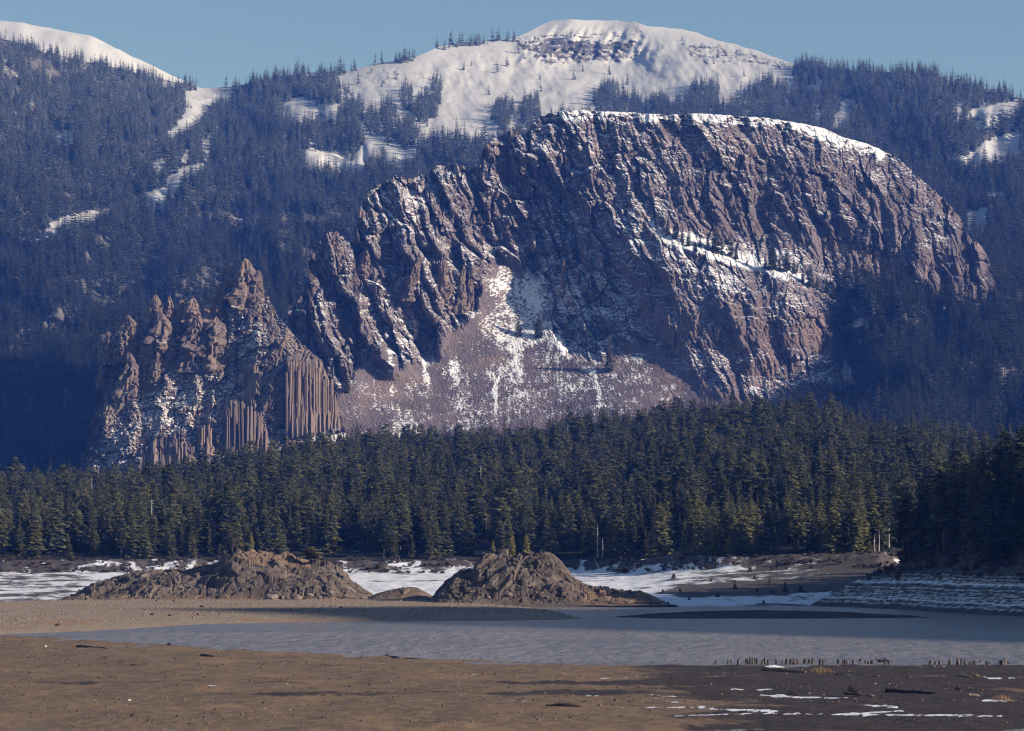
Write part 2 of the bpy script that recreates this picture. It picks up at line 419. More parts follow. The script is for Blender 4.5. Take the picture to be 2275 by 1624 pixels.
def forest(name, pts, scale, protos, variant=None, tilt=0.03):
    """one object of kind stuff: instances the given tree meshes on points"""
    n = len(pts)
    me = bpy.data.meshes.new(name+'_points'); me.vertices.add(n); me.vertices.foreach_set('co', A(pts).astype(np.float32).ravel()); me.update()
    wdt = rng.uniform(.8, 1.25, n)*A(scale); sv = me.attributes.new('tscale', 'FLOAT_VECTOR', 'POINT'); sv.data.foreach_set('vector', np.c_[wdt, wdt, A(scale)].astype(np.float32).ravel())
    a = me.attributes.new('tvar', 'INT', 'POINT')
    a.data.foreach_set('value', (variant if variant is not None else rng.integers(0, len(protos), n)).astype(np.int32))
    rot = np.c_[rng.normal(0, tilt, n), rng.normal(0, tilt, n), rng.uniform(0, 6.283, n)]
    b = me.attributes.new('trot', 'FLOAT_VECTOR', 'POINT'); b.data.foreach_set('vector', rot.astype(np.float32).ravel())
    o = link(name, me, kind='stuff')
    ng = bpy.data.node_groups.new(name+'_nodes', 'GeometryNodeTree')
    ng.interface.new_socket('Geometry', in_out='INPUT', socket_type='NodeSocketGeometry')
    ng.interface.new_socket('Geometry', in_out='OUTPUT', socket_type='NodeSocketGeometry')
    N = ng.nodes; gi = N.new('NodeGroupInput'); go = N.new('NodeGroupOutput')
    iop = N.new('GeometryNodeInstanceOnPoints'); jg = N.new('GeometryNodeJoinGeometry')
    for (pm, h) in reversed(protos):
        po = bpy.data.objects.new(pm.name+'_source', pm)      # never linked to the scene: only a source of geometry
        oi = N.new('GeometryNodeObjectInfo'); oi.inputs['Object'].default_value = po; oi.inputs['As Instance'].default_value = True
        ng.links.new(oi.outputs['Geometry'], jg.inputs[0])
    def named(nm, ty):
        q = N.new('GeometryNodeInputNamedAttribute'); q.data_type = ty; q.inputs['Name'].default_value = nm; return q.outputs[0]
    iop.inputs['Pick Instance'].default_value = True
    ng.links.new(gi.outputs[0], iop.inputs['Points']); ng.links.new(jg.outputs[0], iop.inputs['Instance'])
    ng.links.new(named('tvar', 'INT'), iop.inputs['Instance Index'])
    er = N.new('FunctionNodeEulerToRotation'); ng.links.new(named('trot', 'FLOAT_VECTOR'), er.inputs[0])
    ng.links.new(er.outputs[0], iop.inputs['Rotation']); ng.links.new(named('tscale', 'FLOAT_VECTOR'), iop.inputs['Scale'])
    ng.links.new(iop.outputs[0], go.inputs[0])
    md = o.modifiers.new('forest', 'NODES'); md.node_group = ng
    return o

# ================================================================== BACK MOUNTAIN
SKY_BACK = A([(-250, 20), (-100, 60), (32, 92), (100, 116), (200, 138), (280, 156), (360, 176), (450, 196), (520, 192), (600, 176), (680, 162), (770, 158), (809, 149), (870, 134),
              (911, 131), (952, 115), (976, 102), (1095, 88), (1149, 85), (1190, 61), (1227, 46), (1271, 44), (1375, 46), (1413, 48), (1437, 57), (1490, 62),
              (1548, 72), (1591, 89), (1629, 96), (1687, 115), (1725, 127), (1764, 140), (1800, 143), (1903, 157), (1980, 162), (2071, 163), (2119, 181), (2191, 200), (2245, 211), (2350, 240), (2550, 290)])
back_f = tps([(-250, 60, 5400), (32, 95, 5600), (250, 150, 5900), (450, 196, 6000), (600, 176, 6000), (770, 160, 6000), (950, 116, 6100), (1150, 86, 6250), (1270, 46, 6320), (1420, 50, 6320), (1600, 92, 6250),
              (1764, 140, 6050), (1950, 162, 5700), (2240, 210, 5300), (2550, 290, 5000),
              (1270, 130, 6200), (1400, 135, 6200), (1270, 200, 5800), (1400, 220, 5750), (1000, 190, 5850), (1100, 300, 5300), (900, 280, 5350), (750, 300, 5250), (1600, 210, 5700), (1150, 140, 6100),
              (-250, 300, 4900), (32, 300, 5000), (32, 500, 4400), (32, 700, 3900), (32, 850, 3650), (32, 1080, 3200), (-250, 700, 3800), (-250, 1080, 3100), (300, 300, 5200), (300, 500, 4550), (300, 700, 4050), (300, 900, 3650),
              (300, 1080, 3300), (600, 350, 5150), (600, 500, 4650), (600, 700, 4150), (700, 900, 3750), (600, 1080, 3400),
              (1200, 600, 4500), (1500, 400, 4900), (1500, 700, 4200), (1200, 900, 3800), (1700, 900, 3500), (1200, 1080, 3500),
              (2100, 300, 4900), (2240, 330, 4750), (2100, 420, 4500), (2240, 450, 4250), (2240, 600, 3720), (2200, 650, 3430), (2050, 650, 3290), (1950, 680, 3230), (1905, 740, 3190),
              (1890, 850, 3070), (1950, 930, 2840), (2240, 930, 2880), (2240, 780, 3170), (2050, 800, 3075), (1800, 620, 3380), (1790, 800, 3300), (1900, 1080, 2600), (2240, 1080, 2580), (2550, 1080, 2600), (2550, 700, 3500), (2550, 450, 4300)])
nx, ny = 700, 300
gx = np.linspace(-250, 2550, nx); tt = np.linspace(0, 1, ny)
top = np.interp(gx, SKY_BACK[:, 0], SKY_BACK[:, 1])+fbm(gx/40, 3.3, 3, 5)*4*smooth(700, 900, gx)
PX = np.repeat(gx[None], ny, 0); PY = top[None]+(1085-top[None])*tt[:, None]
D = back_f(PX, PY)
edge = smooth(0, 60, PY-top[None])
OPEN0 = polymask(PX, PY, [(800, 130), (952, 100), (1190, 40), (1450, 30), (1764, 130), (1760, 215), (1330, 262), (1140, 300), (960, 330), (800, 330), (740, 200)], 25)
D = D+edge*((fbm(PX/230, PY/160, 4, 11)*190+ridged(PX/120, PY/300, 3, 12)*60-30)*(1-.78*OPEN0)+OPEN0*(fbm(PX/48, PY/30, 3, 13)*22+fbm((PX-PY*.6)/12, PY/26, 4, 14)*6))
# cliff bands on the summit: ledges that step forward
cb = np.zeros_like(D)
for poly, am in (([(1150, 84), (1200, 80), (1290, 92), (1410, 92), (1408, 112), (1290, 118), (1210, 128), (1149, 110)], 1.0), ([(1183, 112), (1260, 118), (1300, 108), (1400, 116), (1375, 138), (1290, 142), (1230, 146), (1183, 135)], .8),
                 ([(1510, 92), (1590, 96), (1660, 112), (1764, 142), (1758, 156), (1690, 146), (1640, 145), (1545, 140), (1525, 115)], 1.0),
                 ([(825, 150), (893, 152), (893, 180), (850, 186), (800, 170)], .9), ([(915, 160), (965, 158), (975, 182), (930, 182)], .8), ([(775, 160), (820, 150), (820, 172), (775, 178)], .5), ([(960, 117), (1040, 114), (1050, 126), (970, 130)], .5), ([(1015, 118), (1110, 118), (1130, 140), (1060, 136), (1020, 128)], .5),
                 ([(650, 248), (700, 240), (748, 262), (740, 286), (680, 280), (650, 270)], 1.0), ([(950, 230), (1010, 225), (1075, 238), (1070, 250), (1000, 245)], .5),
                 ([(2140, 262), (2190, 245), (2245, 240), (2245, 300), (2180, 310)], .9), ([(420, 212), (450, 205), (500, 208), (495, 230), (440, 236)], .8)):
    cb = np.maximum(cb, am*polymask(PX+fbm(PX/14, PY/14, 3, 21)*10, PY+fbm(PX/10, PY/10, 3, 22)*8, poly, 5))
D = D-cb*(fbm(PX/12, PY/5, 4, 23)*15)
D = D-smooth(0.3, 1, cb)*(11*np.abs(perlin(PX/55+fbm(PX/15, PY/15, 2, 25), PY/4.5, 24)))
# summit buttresses
sm = polymask(PX, PY, [(1140, 40), (1450, 40), (1440, 130), (1150, 140)], 15)
D = D-sm*edge*(ridged((PX+PY*0.5)/34, PY/120, 3, 26)*26+9*np.abs(perlin(PX/60, PY/4.5, 27))*smooth(66, 84, PY))
P = unproj(PX, PY, D)
# clearings
clear_polys = [
    [(768, 150), (809, 140), (870, 125), (952, 105), (1095, 78), (1190, 40), (1450, 30), (1764, 130), (1760, 205), (1640, 240), (1560, 262), (1330, 262), (1220, 262), (1140, 300), (1060, 318), (960, 335), (890, 376), (850, 356), (790, 390), (690, 378), (655, 320), (690, 290), (620, 262), (640, 222), (690, 210), (735, 205), (745, 180)],
    [(425, 232), (455, 240), (440, 275), (395, 298), (380, 296), (405, 268)], [(415, 212), (450, 204), (502, 206), (495, 228), (430, 236)],
    [(124, 300), (153, 299), (153, 320), (128, 324)], [(340, 366), (362, 366), (360, 388), (342, 386)], [(452, 318), (465, 316), (460, 374), (450, 372)], [(410, 338), (420, 338), (418, 360), (410, 360)],
    [(380, 398), (438, 378), (438, 392), (405, 408), (385, 432), (376, 428)], [(326, 436), (365, 430), (362, 466), (330, 462)], [(300, 448), (310, 448), (308, 462), (300, 462)], [(99, 522), (140, 492), (218, 480), (215, 496), (150, 512), (104, 532)],
    [(612, 300), (640, 290), (632, 333), (618, 335)], [(676, 330), (727, 318), (727, 350), (700, 362)], [(741, 325), (768, 320), (762, 362), (746, 368)],
    [(1858, 262), (1872, 238), (1886, 236), (1878, 272), (1860, 290), (1846, 292)], [(1812, 256), (1822, 254), (1822, 276), (1812, 274)], [(1800, 195), (1820, 190), (1815, 212), (1800, 212)], [(1735, 230), (1760, 228), (1760, 244), (1735, 246)],
    [(2128, 352), (2160, 345), (2200, 320), (2245, 312), (2245, 358), (2170, 366)], [(2143, 262), (2200, 244), (2245, 238), (2245, 262), (2180, 282)], [(2122, 240), (2132, 240), (2130, 268), (2122, 266)], [(2195, 436), (2228, 432), (2226, 444), (2198, 446)], [(2146, 480), (2188, 472), (2186, 505), (2154, 510)],
    [(1880, 690), (1905, 700), (1925, 730), (1922, 760), (1906, 752), (1896, 715)], [(1815, 780), (1850, 790), (1890, 850), (1850, 862), (1812, 840), (1770, 830)]]
jx = PX+fbm(PX/22, PY/22, 3, 31)*9; jy = PY+fbm(PX/18, PY/18, 3, 32)*9
opn = np.zeros_like(D)
clear_polys = [[(x+(x-np.mean([q[0] for q in p]))*.34, y+(y-np.mean([q[1] for q in p]))*.5-4) for x, y in p] if k else p for k, p in enumerate(clear_polys)]
for p in clear_polys: opn = np.maximum(opn, polymask(jx, jy, p, 3.0))
hard = polymask(jx, jy, [(425, 470), (560, 478), (765, 470), (765, 495), (600, 502), (430, 498)], 8)       # bare pale belt of brush
snow_a = np.where(opn > .3, 0.25, -0.95+.5*smooth(420, 200, PY)*smooth(-.1, .2, fbm(PX/30, PY/22, 3, 44)))-cb*(0.62+.5*fbm(PX/30, PY/3.2, 3, 35))+hard*0.3*(PY > 460)-sm*.95*smooth(58, 76, PY)*smooth(.04, .34, fbm(PX/34+PY/30, (PY+fbm(PX/40, 1.3, 2, 36)*9)/4.6, 4, 33))-OPEN0*.5*smooth(.25, .45, fbm(PX/30, PY/12, 4, 34))
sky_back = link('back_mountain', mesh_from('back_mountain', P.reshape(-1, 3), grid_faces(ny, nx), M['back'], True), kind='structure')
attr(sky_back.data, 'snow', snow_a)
# the far side of the ridge, so that the mountain has a back
bk = np.stack([P[0], P[0]+np.stack([0*gx, 0*gx+500, 0*gx-170], -1), P[0]+np.stack([0*gx, 0*gx+1500, 0*gx-800], -1)])
me = mesh_from('back_slope', bk.reshape(-1, 3), grid_faces(3, nx, True), M['back'], True); attr(me, 'snow', np.full(3*nx, .3))
link('far_slope', me, sky_back)
# trees of the mountain slopes
clumps = [(728, 245, 812, 340), (761, 218, 802, 272), (843, 221, 880, 279), (884, 190, 918, 240), (908, 210, 972, 272), (877, 268, 928, 325), (850, 285, 872, 316), (809, 248, 842, 290), (1091, 222, 1142, 280), (1149, 215, 1204, 280),
          (738, 186, 775, 218), (931, 305, 1061, 360), (1317, 185, 1394, 262), (1394, 205, 1423, 262), (1428, 207, 1490, 262), (1490, 225, 1520, 262), (1514, 182, 1605, 266), (1605, 222, 1650, 266), (1653, 172, 1762, 266), (650, 270, 740, 330), (670, 180, 770, 225), (560, 250, 650, 330), (955, 170, 985, 225)]
cd = np.zeros_like(D)
for (x0, y0, x1, y1) in clumps:
    cd = np.maximum(cd, 1-smooth(.6, 1.15, np.hypot((jx-(x0+x1)/2)/((x1-x0)/2), (jy-(y0+y1)/2-6)/((y1-y0)/2+3))))
ridge_tr = ((PX > 640) & (PX < 1150) & (PY-top[None] < 7))*0.55
dens = np.maximum(1-smooth(.1, .6, opn), np.maximum(cd*(opn > .2)*1.5, ridge_tr))
dens = dens*(1-0.8*(cb > .4)*(cd < .3))*(1-0.75*hard)+0.004*(opn > .5)
dens = dens*(0.30+0.70*smooth(-.22, .12, fbm(PX/34, PY/22, 4, 41)))
e1 = np.linalg.norm(np.cross(P[1:, :-1]-P[:-1, :-1], P[:-1, 1:]-P[:-1, :-1]), axis=-1)
wt = (e1*dens[:-1, :-1]); vis = (PX[:-1, :-1] > -120) & (PX[:-1, :-1] < 2400)
wt = wt*vis*np.where((PX[:-1, :-1] > 850) & (PX[:-1, :-1] < 1850) & (PY[:-1, :-1] > 420), 0, 1)
wt = wt*np.where(PY[:-1, :-1] > 700, 1.3, 1.0)
NT_B = 34000
c = rng.choice(wt.size, NT_B, p=(wt/wt.sum()).ravel()); j, i = np.divmod(c, nx-1)
fj, fi = j+rng.random(NT_B), i+rng.random(NT_B)
tp = bil(P, fj, fi); tx, ty = proj(tp)
sc = rng.uniform(0.7, 1.5, NT_B)*np.where(ty < 260, 0.85, 1)*np.where(rng.random(NT_B) < .12, 1.25, 1)
sc = sc*(1+.35*fbm(tx/22, ty/16, 3, 43)); sc = sc*np.where((tx > 1880) & (ty > 600), 1.05, 1)
tp[:, 2] -= 0.8
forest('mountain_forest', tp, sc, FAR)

# snow dome behind the saddle
dx = np.linspace(-400, 700, 120)
dt = np.interp(dx, [-400, -100, 32, 102, 204, 245, 289, 340, 381, 425, 480, 700], [20, 34, 50, 61, 80, 102, 124, 146, 167, 186, 215, 300])
v = np.linspace(-1, 1, 40)
PXd = np.repeat(dx[None], 40, 0); PYd = np.repeat(dt[None], 40, 0)+(1-np.cos(v*1.3))[:, None]*170
Pd = unproj(PXd, PYd, 7300+v[:, None]*500+0*PXd); Pd[..., 2] += fbm(PXd/60, v[:, None]*3, 3, 51)*10*(np.abs(v)[:, None] > .05)
sheet('snow_hill', Pd, M['back'], {'snow': np.full(Pd.shape[:2], .5)}, True, True, kind='structure')

# ================================================================== BUTTE
SKY_B = A([(640, 700), (680, 640), (690, 562), (700, 537), (735, 516), (760, 527), (785, 542), (793, 500), (800, 460), (820, 425), (850, 405), (880, 390), (900, 398), (940, 390), (960, 375), (990, 362), (1010, 365),
           (1040, 375), (1060, 370), (1075, 330), (1100, 306), (1127, 299), (1132, 286), (1140, 286), (1148, 299), (1170, 299), (1180, 280), (1195, 263), (1215, 253), (1250, 247), (1290, 245), (1330, 247), (1400, 250),
           (1480, 255), (1560, 252), (1640, 258), (1700, 262), (1740, 268), (1800, 278), (1830, 285), (1870, 304), (1930, 321), (1970, 339), (2000, 357), (2030, 384), (2060, 410), (2100, 444), (2130, 480), (2150, 520),
           (2160, 537), (2175, 540), (2190, 563), (2205, 600), (2215, 660), (2240, 760)])
butte_f = tps([(700, 1000, 2985), (900, 1000, 2980), (1200, 1000, 2980), (1500, 1000, 2985), (1800, 1000, 3000), (2200, 1000, 3100),
               (800, 930, 3020), (1100, 930, 3030), (1400, 930, 3012), (1650, 930, 3020), (760, 860, 3055), (1000, 860, 3095), (1200, 860, 3090), (1400, 860, 3072), (1600, 860, 3068), (1750, 860, 3085), (1880, 860, 3150),
               (750, 780, 3080), (900, 780, 3130), (1050, 780, 3155), (1200, 780, 3165), (1350, 780, 3146), (1500, 780, 3126), (1650, 780, 3112), (1800, 780, 3125), (1900, 780, 3210),
               (720, 700, 3095), (850, 700, 3140), (1000, 700, 3180), (1120, 700, 3215), (1250, 700, 3203), (1400, 700, 3185), (1550, 700, 3125), (1700, 700, 3125), (1850, 700, 3165), (1960, 700, 3250),
               (700, 620, 3115), (800, 620, 3150), (900, 620, 3155), (1000, 620, 3200), (1100, 620, 3252), (1160, 620, 3272), (1250, 620, 3250), (1400, 620, 3212), (1550, 620, 3165), (1650, 620, 3170), (1740, 620, 3190), (1850, 620, 3250), (2000, 620, 3262), (2200, 640, 3285),
               (735, 540, 3150), (850, 540, 3175), (1000, 540, 3230), (1130, 540, 3295), (1250, 540, 3275), (1400, 540, 3225), (1500, 545, 3205), (1600, 540, 3240), (1700, 540, 3268), (1900, 540, 3278), (2100, 540, 3292), (2170, 560, 3312),
               (810, 460, 3205), (900, 460, 3205), (1000, 460, 3260), (1150, 460, 3315), (1300, 460, 3290), (1450, 460, 3262), (1600, 460, 3272), (1800, 460, 3288), (2000, 460, 3305), (2110, 470, 3345),
               (870, 400, 3255), (990, 375, 3300), (1100, 380, 3310), (1250, 380, 3312), (1400, 380, 3298), (1600, 380, 3300), (1800, 380, 3312), (2000, 375, 3373),
               (1140, 300, 3350), (1250, 290, 3340), (1400, 295, 3335), (1600, 300, 3335), (1800, 320, 3361), (1200, 262, 3360), (1400, 262, 3362), (1600, 265, 3362), (1800, 285, 3380)])
nx, ny = 1060, 460
gx = np.linspace(640, 2240, nx); tt = np.linspace(0, 1, ny)**1.0
top = np.interp(gx, SKY_B[:, 0], SKY_B[:, 1])
jag = (ridged(gx/16, 0.7, 3, 61)-.3)*6*np.interp(gx, [680, 1060, 1200, 1260, 1900, 2000, 2200], [1.5, 1.4, 1.1, .25, .3, .7, .9])
top = top-jag
PX = np.repeat(gx[None], ny, 0); PY = top[None]+(1010-top[None])*tt[:, None]
D = butte_f(PX, PY)
def ridge_push(pts, amp, wl, wr, tap=40):
    p = A(pts); xc = np.interp(PY, p[:, 1], p[:, 0]); d = PX-xc+fbm(PX/30, PY/30, 3, int(amp*3+wl))*14
    pr = np.where(d < 0, np.clip(1+d/wl, 0, 1), np.clip(1-d/wr, 0, 1))
    tp_ = smooth(p[0, 1]-tap, p[0, 1]+5, PY)*(1-smooth(p[-1, 1]-5, p[-1, 1]+tap, PY))
    return amp*pr*tp_
for a in ([[(1140, 300), (1200, 350), (1270, 410), (1340, 480), (1420, 560), (1470, 600)], 16, 46, 150], [[(1405, 560), (1400, 590), (1440, 650), (1500, 730), (1560, 810), (1600, 870)], 15, 55, 190],
          [[(870, 405), (895, 480), (905, 560), (930, 640), (965, 710)], 26, 26, 60], [[(800, 470), (815, 560), (838, 640), (870, 720)], 20, 24, 40], [[(985, 400), (1025, 500), (1048, 600), (1062, 660)], 24, 26, 60],
          [[(1245, 545), (1270, 620), (1310, 690), (1385, 745)], 9, 40, 70], [[(730, 520), (752, 580), (790, 680), (850, 790), (875, 820)], 30, 30, 60], [[(690, 690), (730, 750), (775, 810)], 16, 26, 30],
          [[(1720, 600), (1755, 700), (1785, 800)], 12, 40, 90], [[(1085, 320), (1080, 400), (1110, 480), (1150, 560)], 18, 30, 50], [[(1560, 560), (1620, 680), (1680, 800)], 14, 24, 70], [[(940, 420), (965, 520), (1000, 620), (1040, 700)], 18, 20, 44],
          [[(2150, 515), (2165, 560), (2180, 620)], 10, 14, 40], [[(1330, 690), (1370, 740), (1400, 760)], 14, 20, 30]):
    D = D-ridge_push(*a)
talus = polymask(PX+fbm(PX/40, PY/40, 3, 71)*16, PY, [(1085, 585), (1150, 575), (1195, 640), (1225, 720), (1265, 790), (1330, 800), (1420, 748), (1500, 810), (1610, 880), (1700, 900), (1800, 850), (1900, 1100), (640, 1100), (700, 920), (770, 850), (850, 760), (890, 820), (970, 800), (1000, 740), (1060, 690), (1075, 640)], 10)
cap = 1-smooth(2, 36, PY-top[None]-np.interp(PX, [640, 1180, 1230, 1500, 1700, 1850, 1960, 2010, 2240], [-60, -50, -8, -10, -6, 0, 0, -40, -60])-26*fbm(PX/30, PY/16, 4, 94, .65))
ledge = polymask(PX+fbm(PX/30, PY/30, 3, 72)*14, PY, [(1440, 488), (1490, 505), (1560, 530), (1640, 560), (1740, 590), (1800, 612), (1800, 640), (1720, 615), (1620, 585), (1540, 565), (1480, 545), (1445, 510)], 7)
rough = (1-talus)*(1-0.9*cap)*(1-0.6*ledge)
dip = np.interp(PX, [640, 1000, 1500, 2000, 2240], [.34, .40, .46, .26, .22])
s = PX-dip*(PY-480); q = PY+0.36*PX
wx = fbm(PX/140, PY/140, 3, 81)*34; wy = fbm(PX/140, PY/140, 3, 82)*34
amp = rough*np.interp(PX, [640, 1050, 1150, 1900, 2240], [1.25, 1.15, 1.0, .95, .9])
gl = np.abs(perlin((s+wx)/74, (q+wy)/360, 83)); g2 = np.abs(perlin((s+wx)/33, (q+wy)/210, 84)); g3 = np.abs(perlin((s+wx*.6)/14, (q+wy)/90, 85))
lf = np.interp(PX, [640, 1150, 1350, 1500, 2240], [1.15, 1.1, .85, .62, .6])*(1-.45*smooth(560, 660, PY-.38*(PX-1500))*smooth(1330, 1480, PX))
gmask = .45+.9*smooth(-.25, .3, fbm(PX/130, PY/110, 3, 283))
D = D-rough*lf*gmask*(15*(smooth(0, .5, gl)-.5)+8*(smooth(0, .45, g2)-.5))
D = D-rough*lf*(facets((s+wx*.8)/50, (q+wy*.8)/105, 301, 9.5, 7.5, 5)+facets((s+wx*.6)/21, (q+wy*.6)/40, 302, 4.6, 3.8, 2.6)+facets((s+wx*.3)/9.5, (q+wy*.3)/16, 303, 1.9, 1.7, .9))
D = D-rough*2.0*(smooth(0, .5, g3)-.5)
D = D-rough*(3.5*fbm(PX/34, PY/30, 4, 86, .6))
# ledges: steps across the dip
lv = (PY+wy*0.8+0.12*PX)/26+fbm(PX/60, PY/60, 3, 87)*1.1
D = D+amp*2.6*(lv-np.floor(lv)-.5)*smooth(-.3, .3, fbm(PX/90, PY/60, 2, 88))
def steps(D, st, k, sd):
    w_ = D/st+0.9*fbm(PX/26, PY/34, 3, sd)
    f_ = w_-np.floor(w_); return D-k*st*(f_-smooth(.36, .64, f_))
D = D*(1-rough)+rough*steps(D, 6.0, .45, 97)
D = D-rough*1.5*fbm(PX/6.5, PY/7.0, 4, 89, .7)*(.4+1.2*smooth(-.2, .3, fbm(PX/110, PY/80, 3, 291)))
D = D-talus*(0.8*fbm(PX/5, PY/5, 3, 90)+2.2*fbm(PX/60, PY/160, 3, 91)+1.2*np.maximum(0, perlin(PX/4.2, PY/4.2, 92)))
D = D-cap*2.2*fbm(PX/14, PY/8, 3, 93)
P = unproj(PX, PY, D)
sn = 0.10+cap*0.75+ledge*(.24+.8*fbm(PX/14, PY/9, 3, 296))+rough*0.34*fbm(PX/85, PY/60, 4, 99, .6)-rough*.10*smooth(1300, 1700, PX)
jx = PX+fbm(PX/16, PY/16, 3, 94)*10; jy = PY+fbm(PX/20, PY/20, 3, 95)*12
for poly, am, so_ in (([(1090, 595), (1150, 585), (1165, 640), (1215, 700), (1245, 780), (1215, 760), (1150, 770), (1100, 760), (1060, 720), (1075, 650)], .34, 18), ([(1165, 600), (1235, 560), (1225, 620), (1200, 690), (1165, 660)], .34, 10),
                      ([(1240, 600), (1270, 610), (1325, 690), (1310, 720), (1250, 690)], .35, 12), ([(1135, 760), (1160, 760), (1165, 830), (1140, 830)], .35, 7), ([(1095, 840), (1108, 840), (1105, 910), (1098, 915)], .4, 4), ([(1310, 820), (1322, 820), (1345, 905), (1332, 905)], .4, 4),
                      ([(860, 780), (870, 780), (880, 870), (868, 880)], .4, 4), ([(935, 790), (945, 790), (955, 850), (945, 855)], .35, 4), ([(1000, 800), (1016, 800), (1020, 860), (1005, 860)], .3, 5), ([(1220, 715), (1232, 715), (1262, 785), (1250, 790)], .4, 4),
                      ([(850, 430), (950, 440), (960, 560), (870, 540)], .16, 30), ([(1180, 380), (1300, 430), (1320, 560), (1180, 560)], .12, 40), ([(1480, 560), (1600, 575), (1690, 690), (1610, 700), (1530, 640)], .14, 25),
                      ([(820, 620), (890, 640), (940, 720), (880, 770), (820, 700)], .16, 20), ([(1240, 700), (1390, 700), (1420, 560), (1300, 560)], .12, 30), ([(1770, 790), (1850, 780), (1880, 860), (1790, 850)], .45, 10), ([(1860, 680), (1900, 700), (1920, 740), (1890, 740)], .3, 8)):
    sn = sn+am*polymask(jx, jy, poly, so_)*(1+.8*fbm(PX/9, PY/11, 3, 298))
sn = sn+talus*(-0.19+.17*perlin(PX/3.6, PY/3.6, 294)+.2*perlin(PX/9, PY/14, 295)-.35*smooth(.3, .6, perlin(PX/5, PY/6, 297))-.01-.14*smooth(1350, 1620, PX)-.12*smooth(860, 960, PY)*smooth(1000, 1300, PX)-.1*(1-smooth(740, 800, PX))+.22*fbm(PX/40, PY/70, 3, 193))
butte = sheet('butte_mountain', P, M['butte'], {'snow': sn, 'soil': np.clip(smooth(560, 680, PY-.38*(PX-1500))*smooth(1380, 1520, PX)*(.45+.9*fbm(PX/60, PY/90, 3, 299)), 0, .9)}, kind='structure')
PB, PXB, PYB = P, PX, PY
bk = np.stack([P[0], P[0]+np.stack([0*gx, 0*gx+150, 0*gx-15*(gx > 1180)-60*(gx <= 1180)], -1), P[0]+np.stack([0*gx, 0*gx+420, 0*gx-260], -1)])
bk[2, :, 2] = np.minimum(bk[2, :, 2], 60)
me = mesh_from('butte_back', bk.reshape(-1, 3), grid_faces(3, nx, True), M['butte']); attr(me, 'snow', np.full(3*nx, .4))
link('back_slope', me, butte)

# ================================================================== PINNACLE
SKY_P = A([(60, 1125), (150, 1110), (180, 1040), (206, 930), (220, 850), (230, 800), (245, 775), (285, 755), (330, 745), (380, 735), (430, 728), (465, 715), (490, 690), (505, 655), (520, 640), (530, 612), (545, 600), (560, 628), (575, 648), (597, 662), (619, 706), (656, 750), (700, 790), (716, 802), (732, 850), (750, 896), (762, 940), (790, 1010), (820, 1100)])
pin_f = tps([(60, 1080, 2800), (300, 1080, 2755), (500, 1080, 2755), (750, 1080, 2775), (820, 1080, 2800), (200, 960, 2810), (300, 960, 2790), (450, 960, 2786), (600, 960, 2785), (720, 960, 2798), (250, 870, 2840), (400, 870, 2815), (500, 870, 2808), (600, 870, 2793), (690, 870, 2806), (730, 880, 2828),
             (250, 800, 2860), (350, 800, 2848), (450, 800, 2838), (550, 800, 2822), (610, 800, 2804), (650, 800, 2808), (710, 805, 2836), (300, 745, 2872), (430, 730, 2866), (500, 730, 2856), (560, 730, 2840), (592, 740, 2832), (640, 740, 2850), (500, 660, 2876), (545, 640, 2870), (600, 665, 2876), (545, 600, 2882)])
nx, ny = 480, 290
gx = np.linspace(60, 820, nx); tt = np.linspace(0, 1, ny)
top = np.interp(gx, SKY_P[:, 0], SKY_P[:, 1])-(ridged(gx/14, 1.7, 3, 101)-.3)*7*smooth(170, 240, gx)
PX = np.repeat(gx[None], ny, 0); PY = top[None]+(1090-top[None])*tt[:, None]
D = pin_f(PX, PY)
wx = fbm(PX/60, PY/60, 3, 102)*14
wallm = np.zeros_like(D)
for poly in ([(634, 802), (716, 804), (735, 850), (762, 950), (700, 965), (648, 975), (640, 880)], [(500, 890), (560, 870), (592, 960), (596, 1010), (510, 1010), (498, 940)], [(440, 950), (468, 948), (470, 1012), (442, 1012)], [(540, 815), (575, 810), (580, 880), (545, 880)], [(320, 985), (400, 960), (430, 1030), (310, 1040)]):
    wallm = np.maximum(wallm, polymask(PX+wx*.4, PY, poly, 5))
# sheer walls: the foot is pulled back under the edge above
D = D-(1-wallm)*(7*(ridged((PX+0.25*PY+wx)/58, PY/150, 2, 103)-.3)+facets((PX+.3*PY+wx)/34, PY/48, 311, 3.4, 3.4, 2)+facets((PX+.3*PY+wx*.6)/15, PY/19, 312, 1.9, 1.9, 1.0)+facets(PX/6.5, PY/8, 313, 1.0, .9, .4)+2*fbm(PX/20, PY/20, 4, 105))
D = D-wallm*(4.5*ridged((PX+wx*.2)/9, PY/300, 2, 107)+3*(PX > 600)+5*ridged(PX/40, PY/400, 2, 108))
w_ = D/5.0+1.0*fbm(PX/24, PY/22, 3, 109); f_ = w_-np.floor(w_)
D = D-(1-wallm)*3.8*(f_-smooth(.3, .7, f_))
D = D-(1-wallm)*2.0*fbm(PX/6, PY/6, 4, 110, .7)
D = D+8*smooth(590, 640, PX)*(1-smooth(640, 700, PX))*(wallm < .5)*smooth(800, 830, PY)
P = unproj(PX, PY, D)
sn = np.full_like(D, -0.03)-wallm*0.6
for poly, am, so_ in (([(370, 830), (520, 830), (500, 900), (440, 950), (340, 960), (300, 920)], .25, 20), ([(500, 690), (560, 700), (600, 790), (540, 800), (490, 760)], .28, 15), ([(170, 980), (300, 940), (330, 1000), (280, 1040), (130, 1040)], .2, 20), ([(640, 960), (760, 945), (770, 975), (650, 985)], .6, 6)):
    sn = sn+am*polymask(PX+wx, PY, poly, so_)
pinn = sheet('pinnacle_hill', P, M['pinn'], {'snow': sn}, kind='structure')
PP, PXP, PYP = P, PX, PY
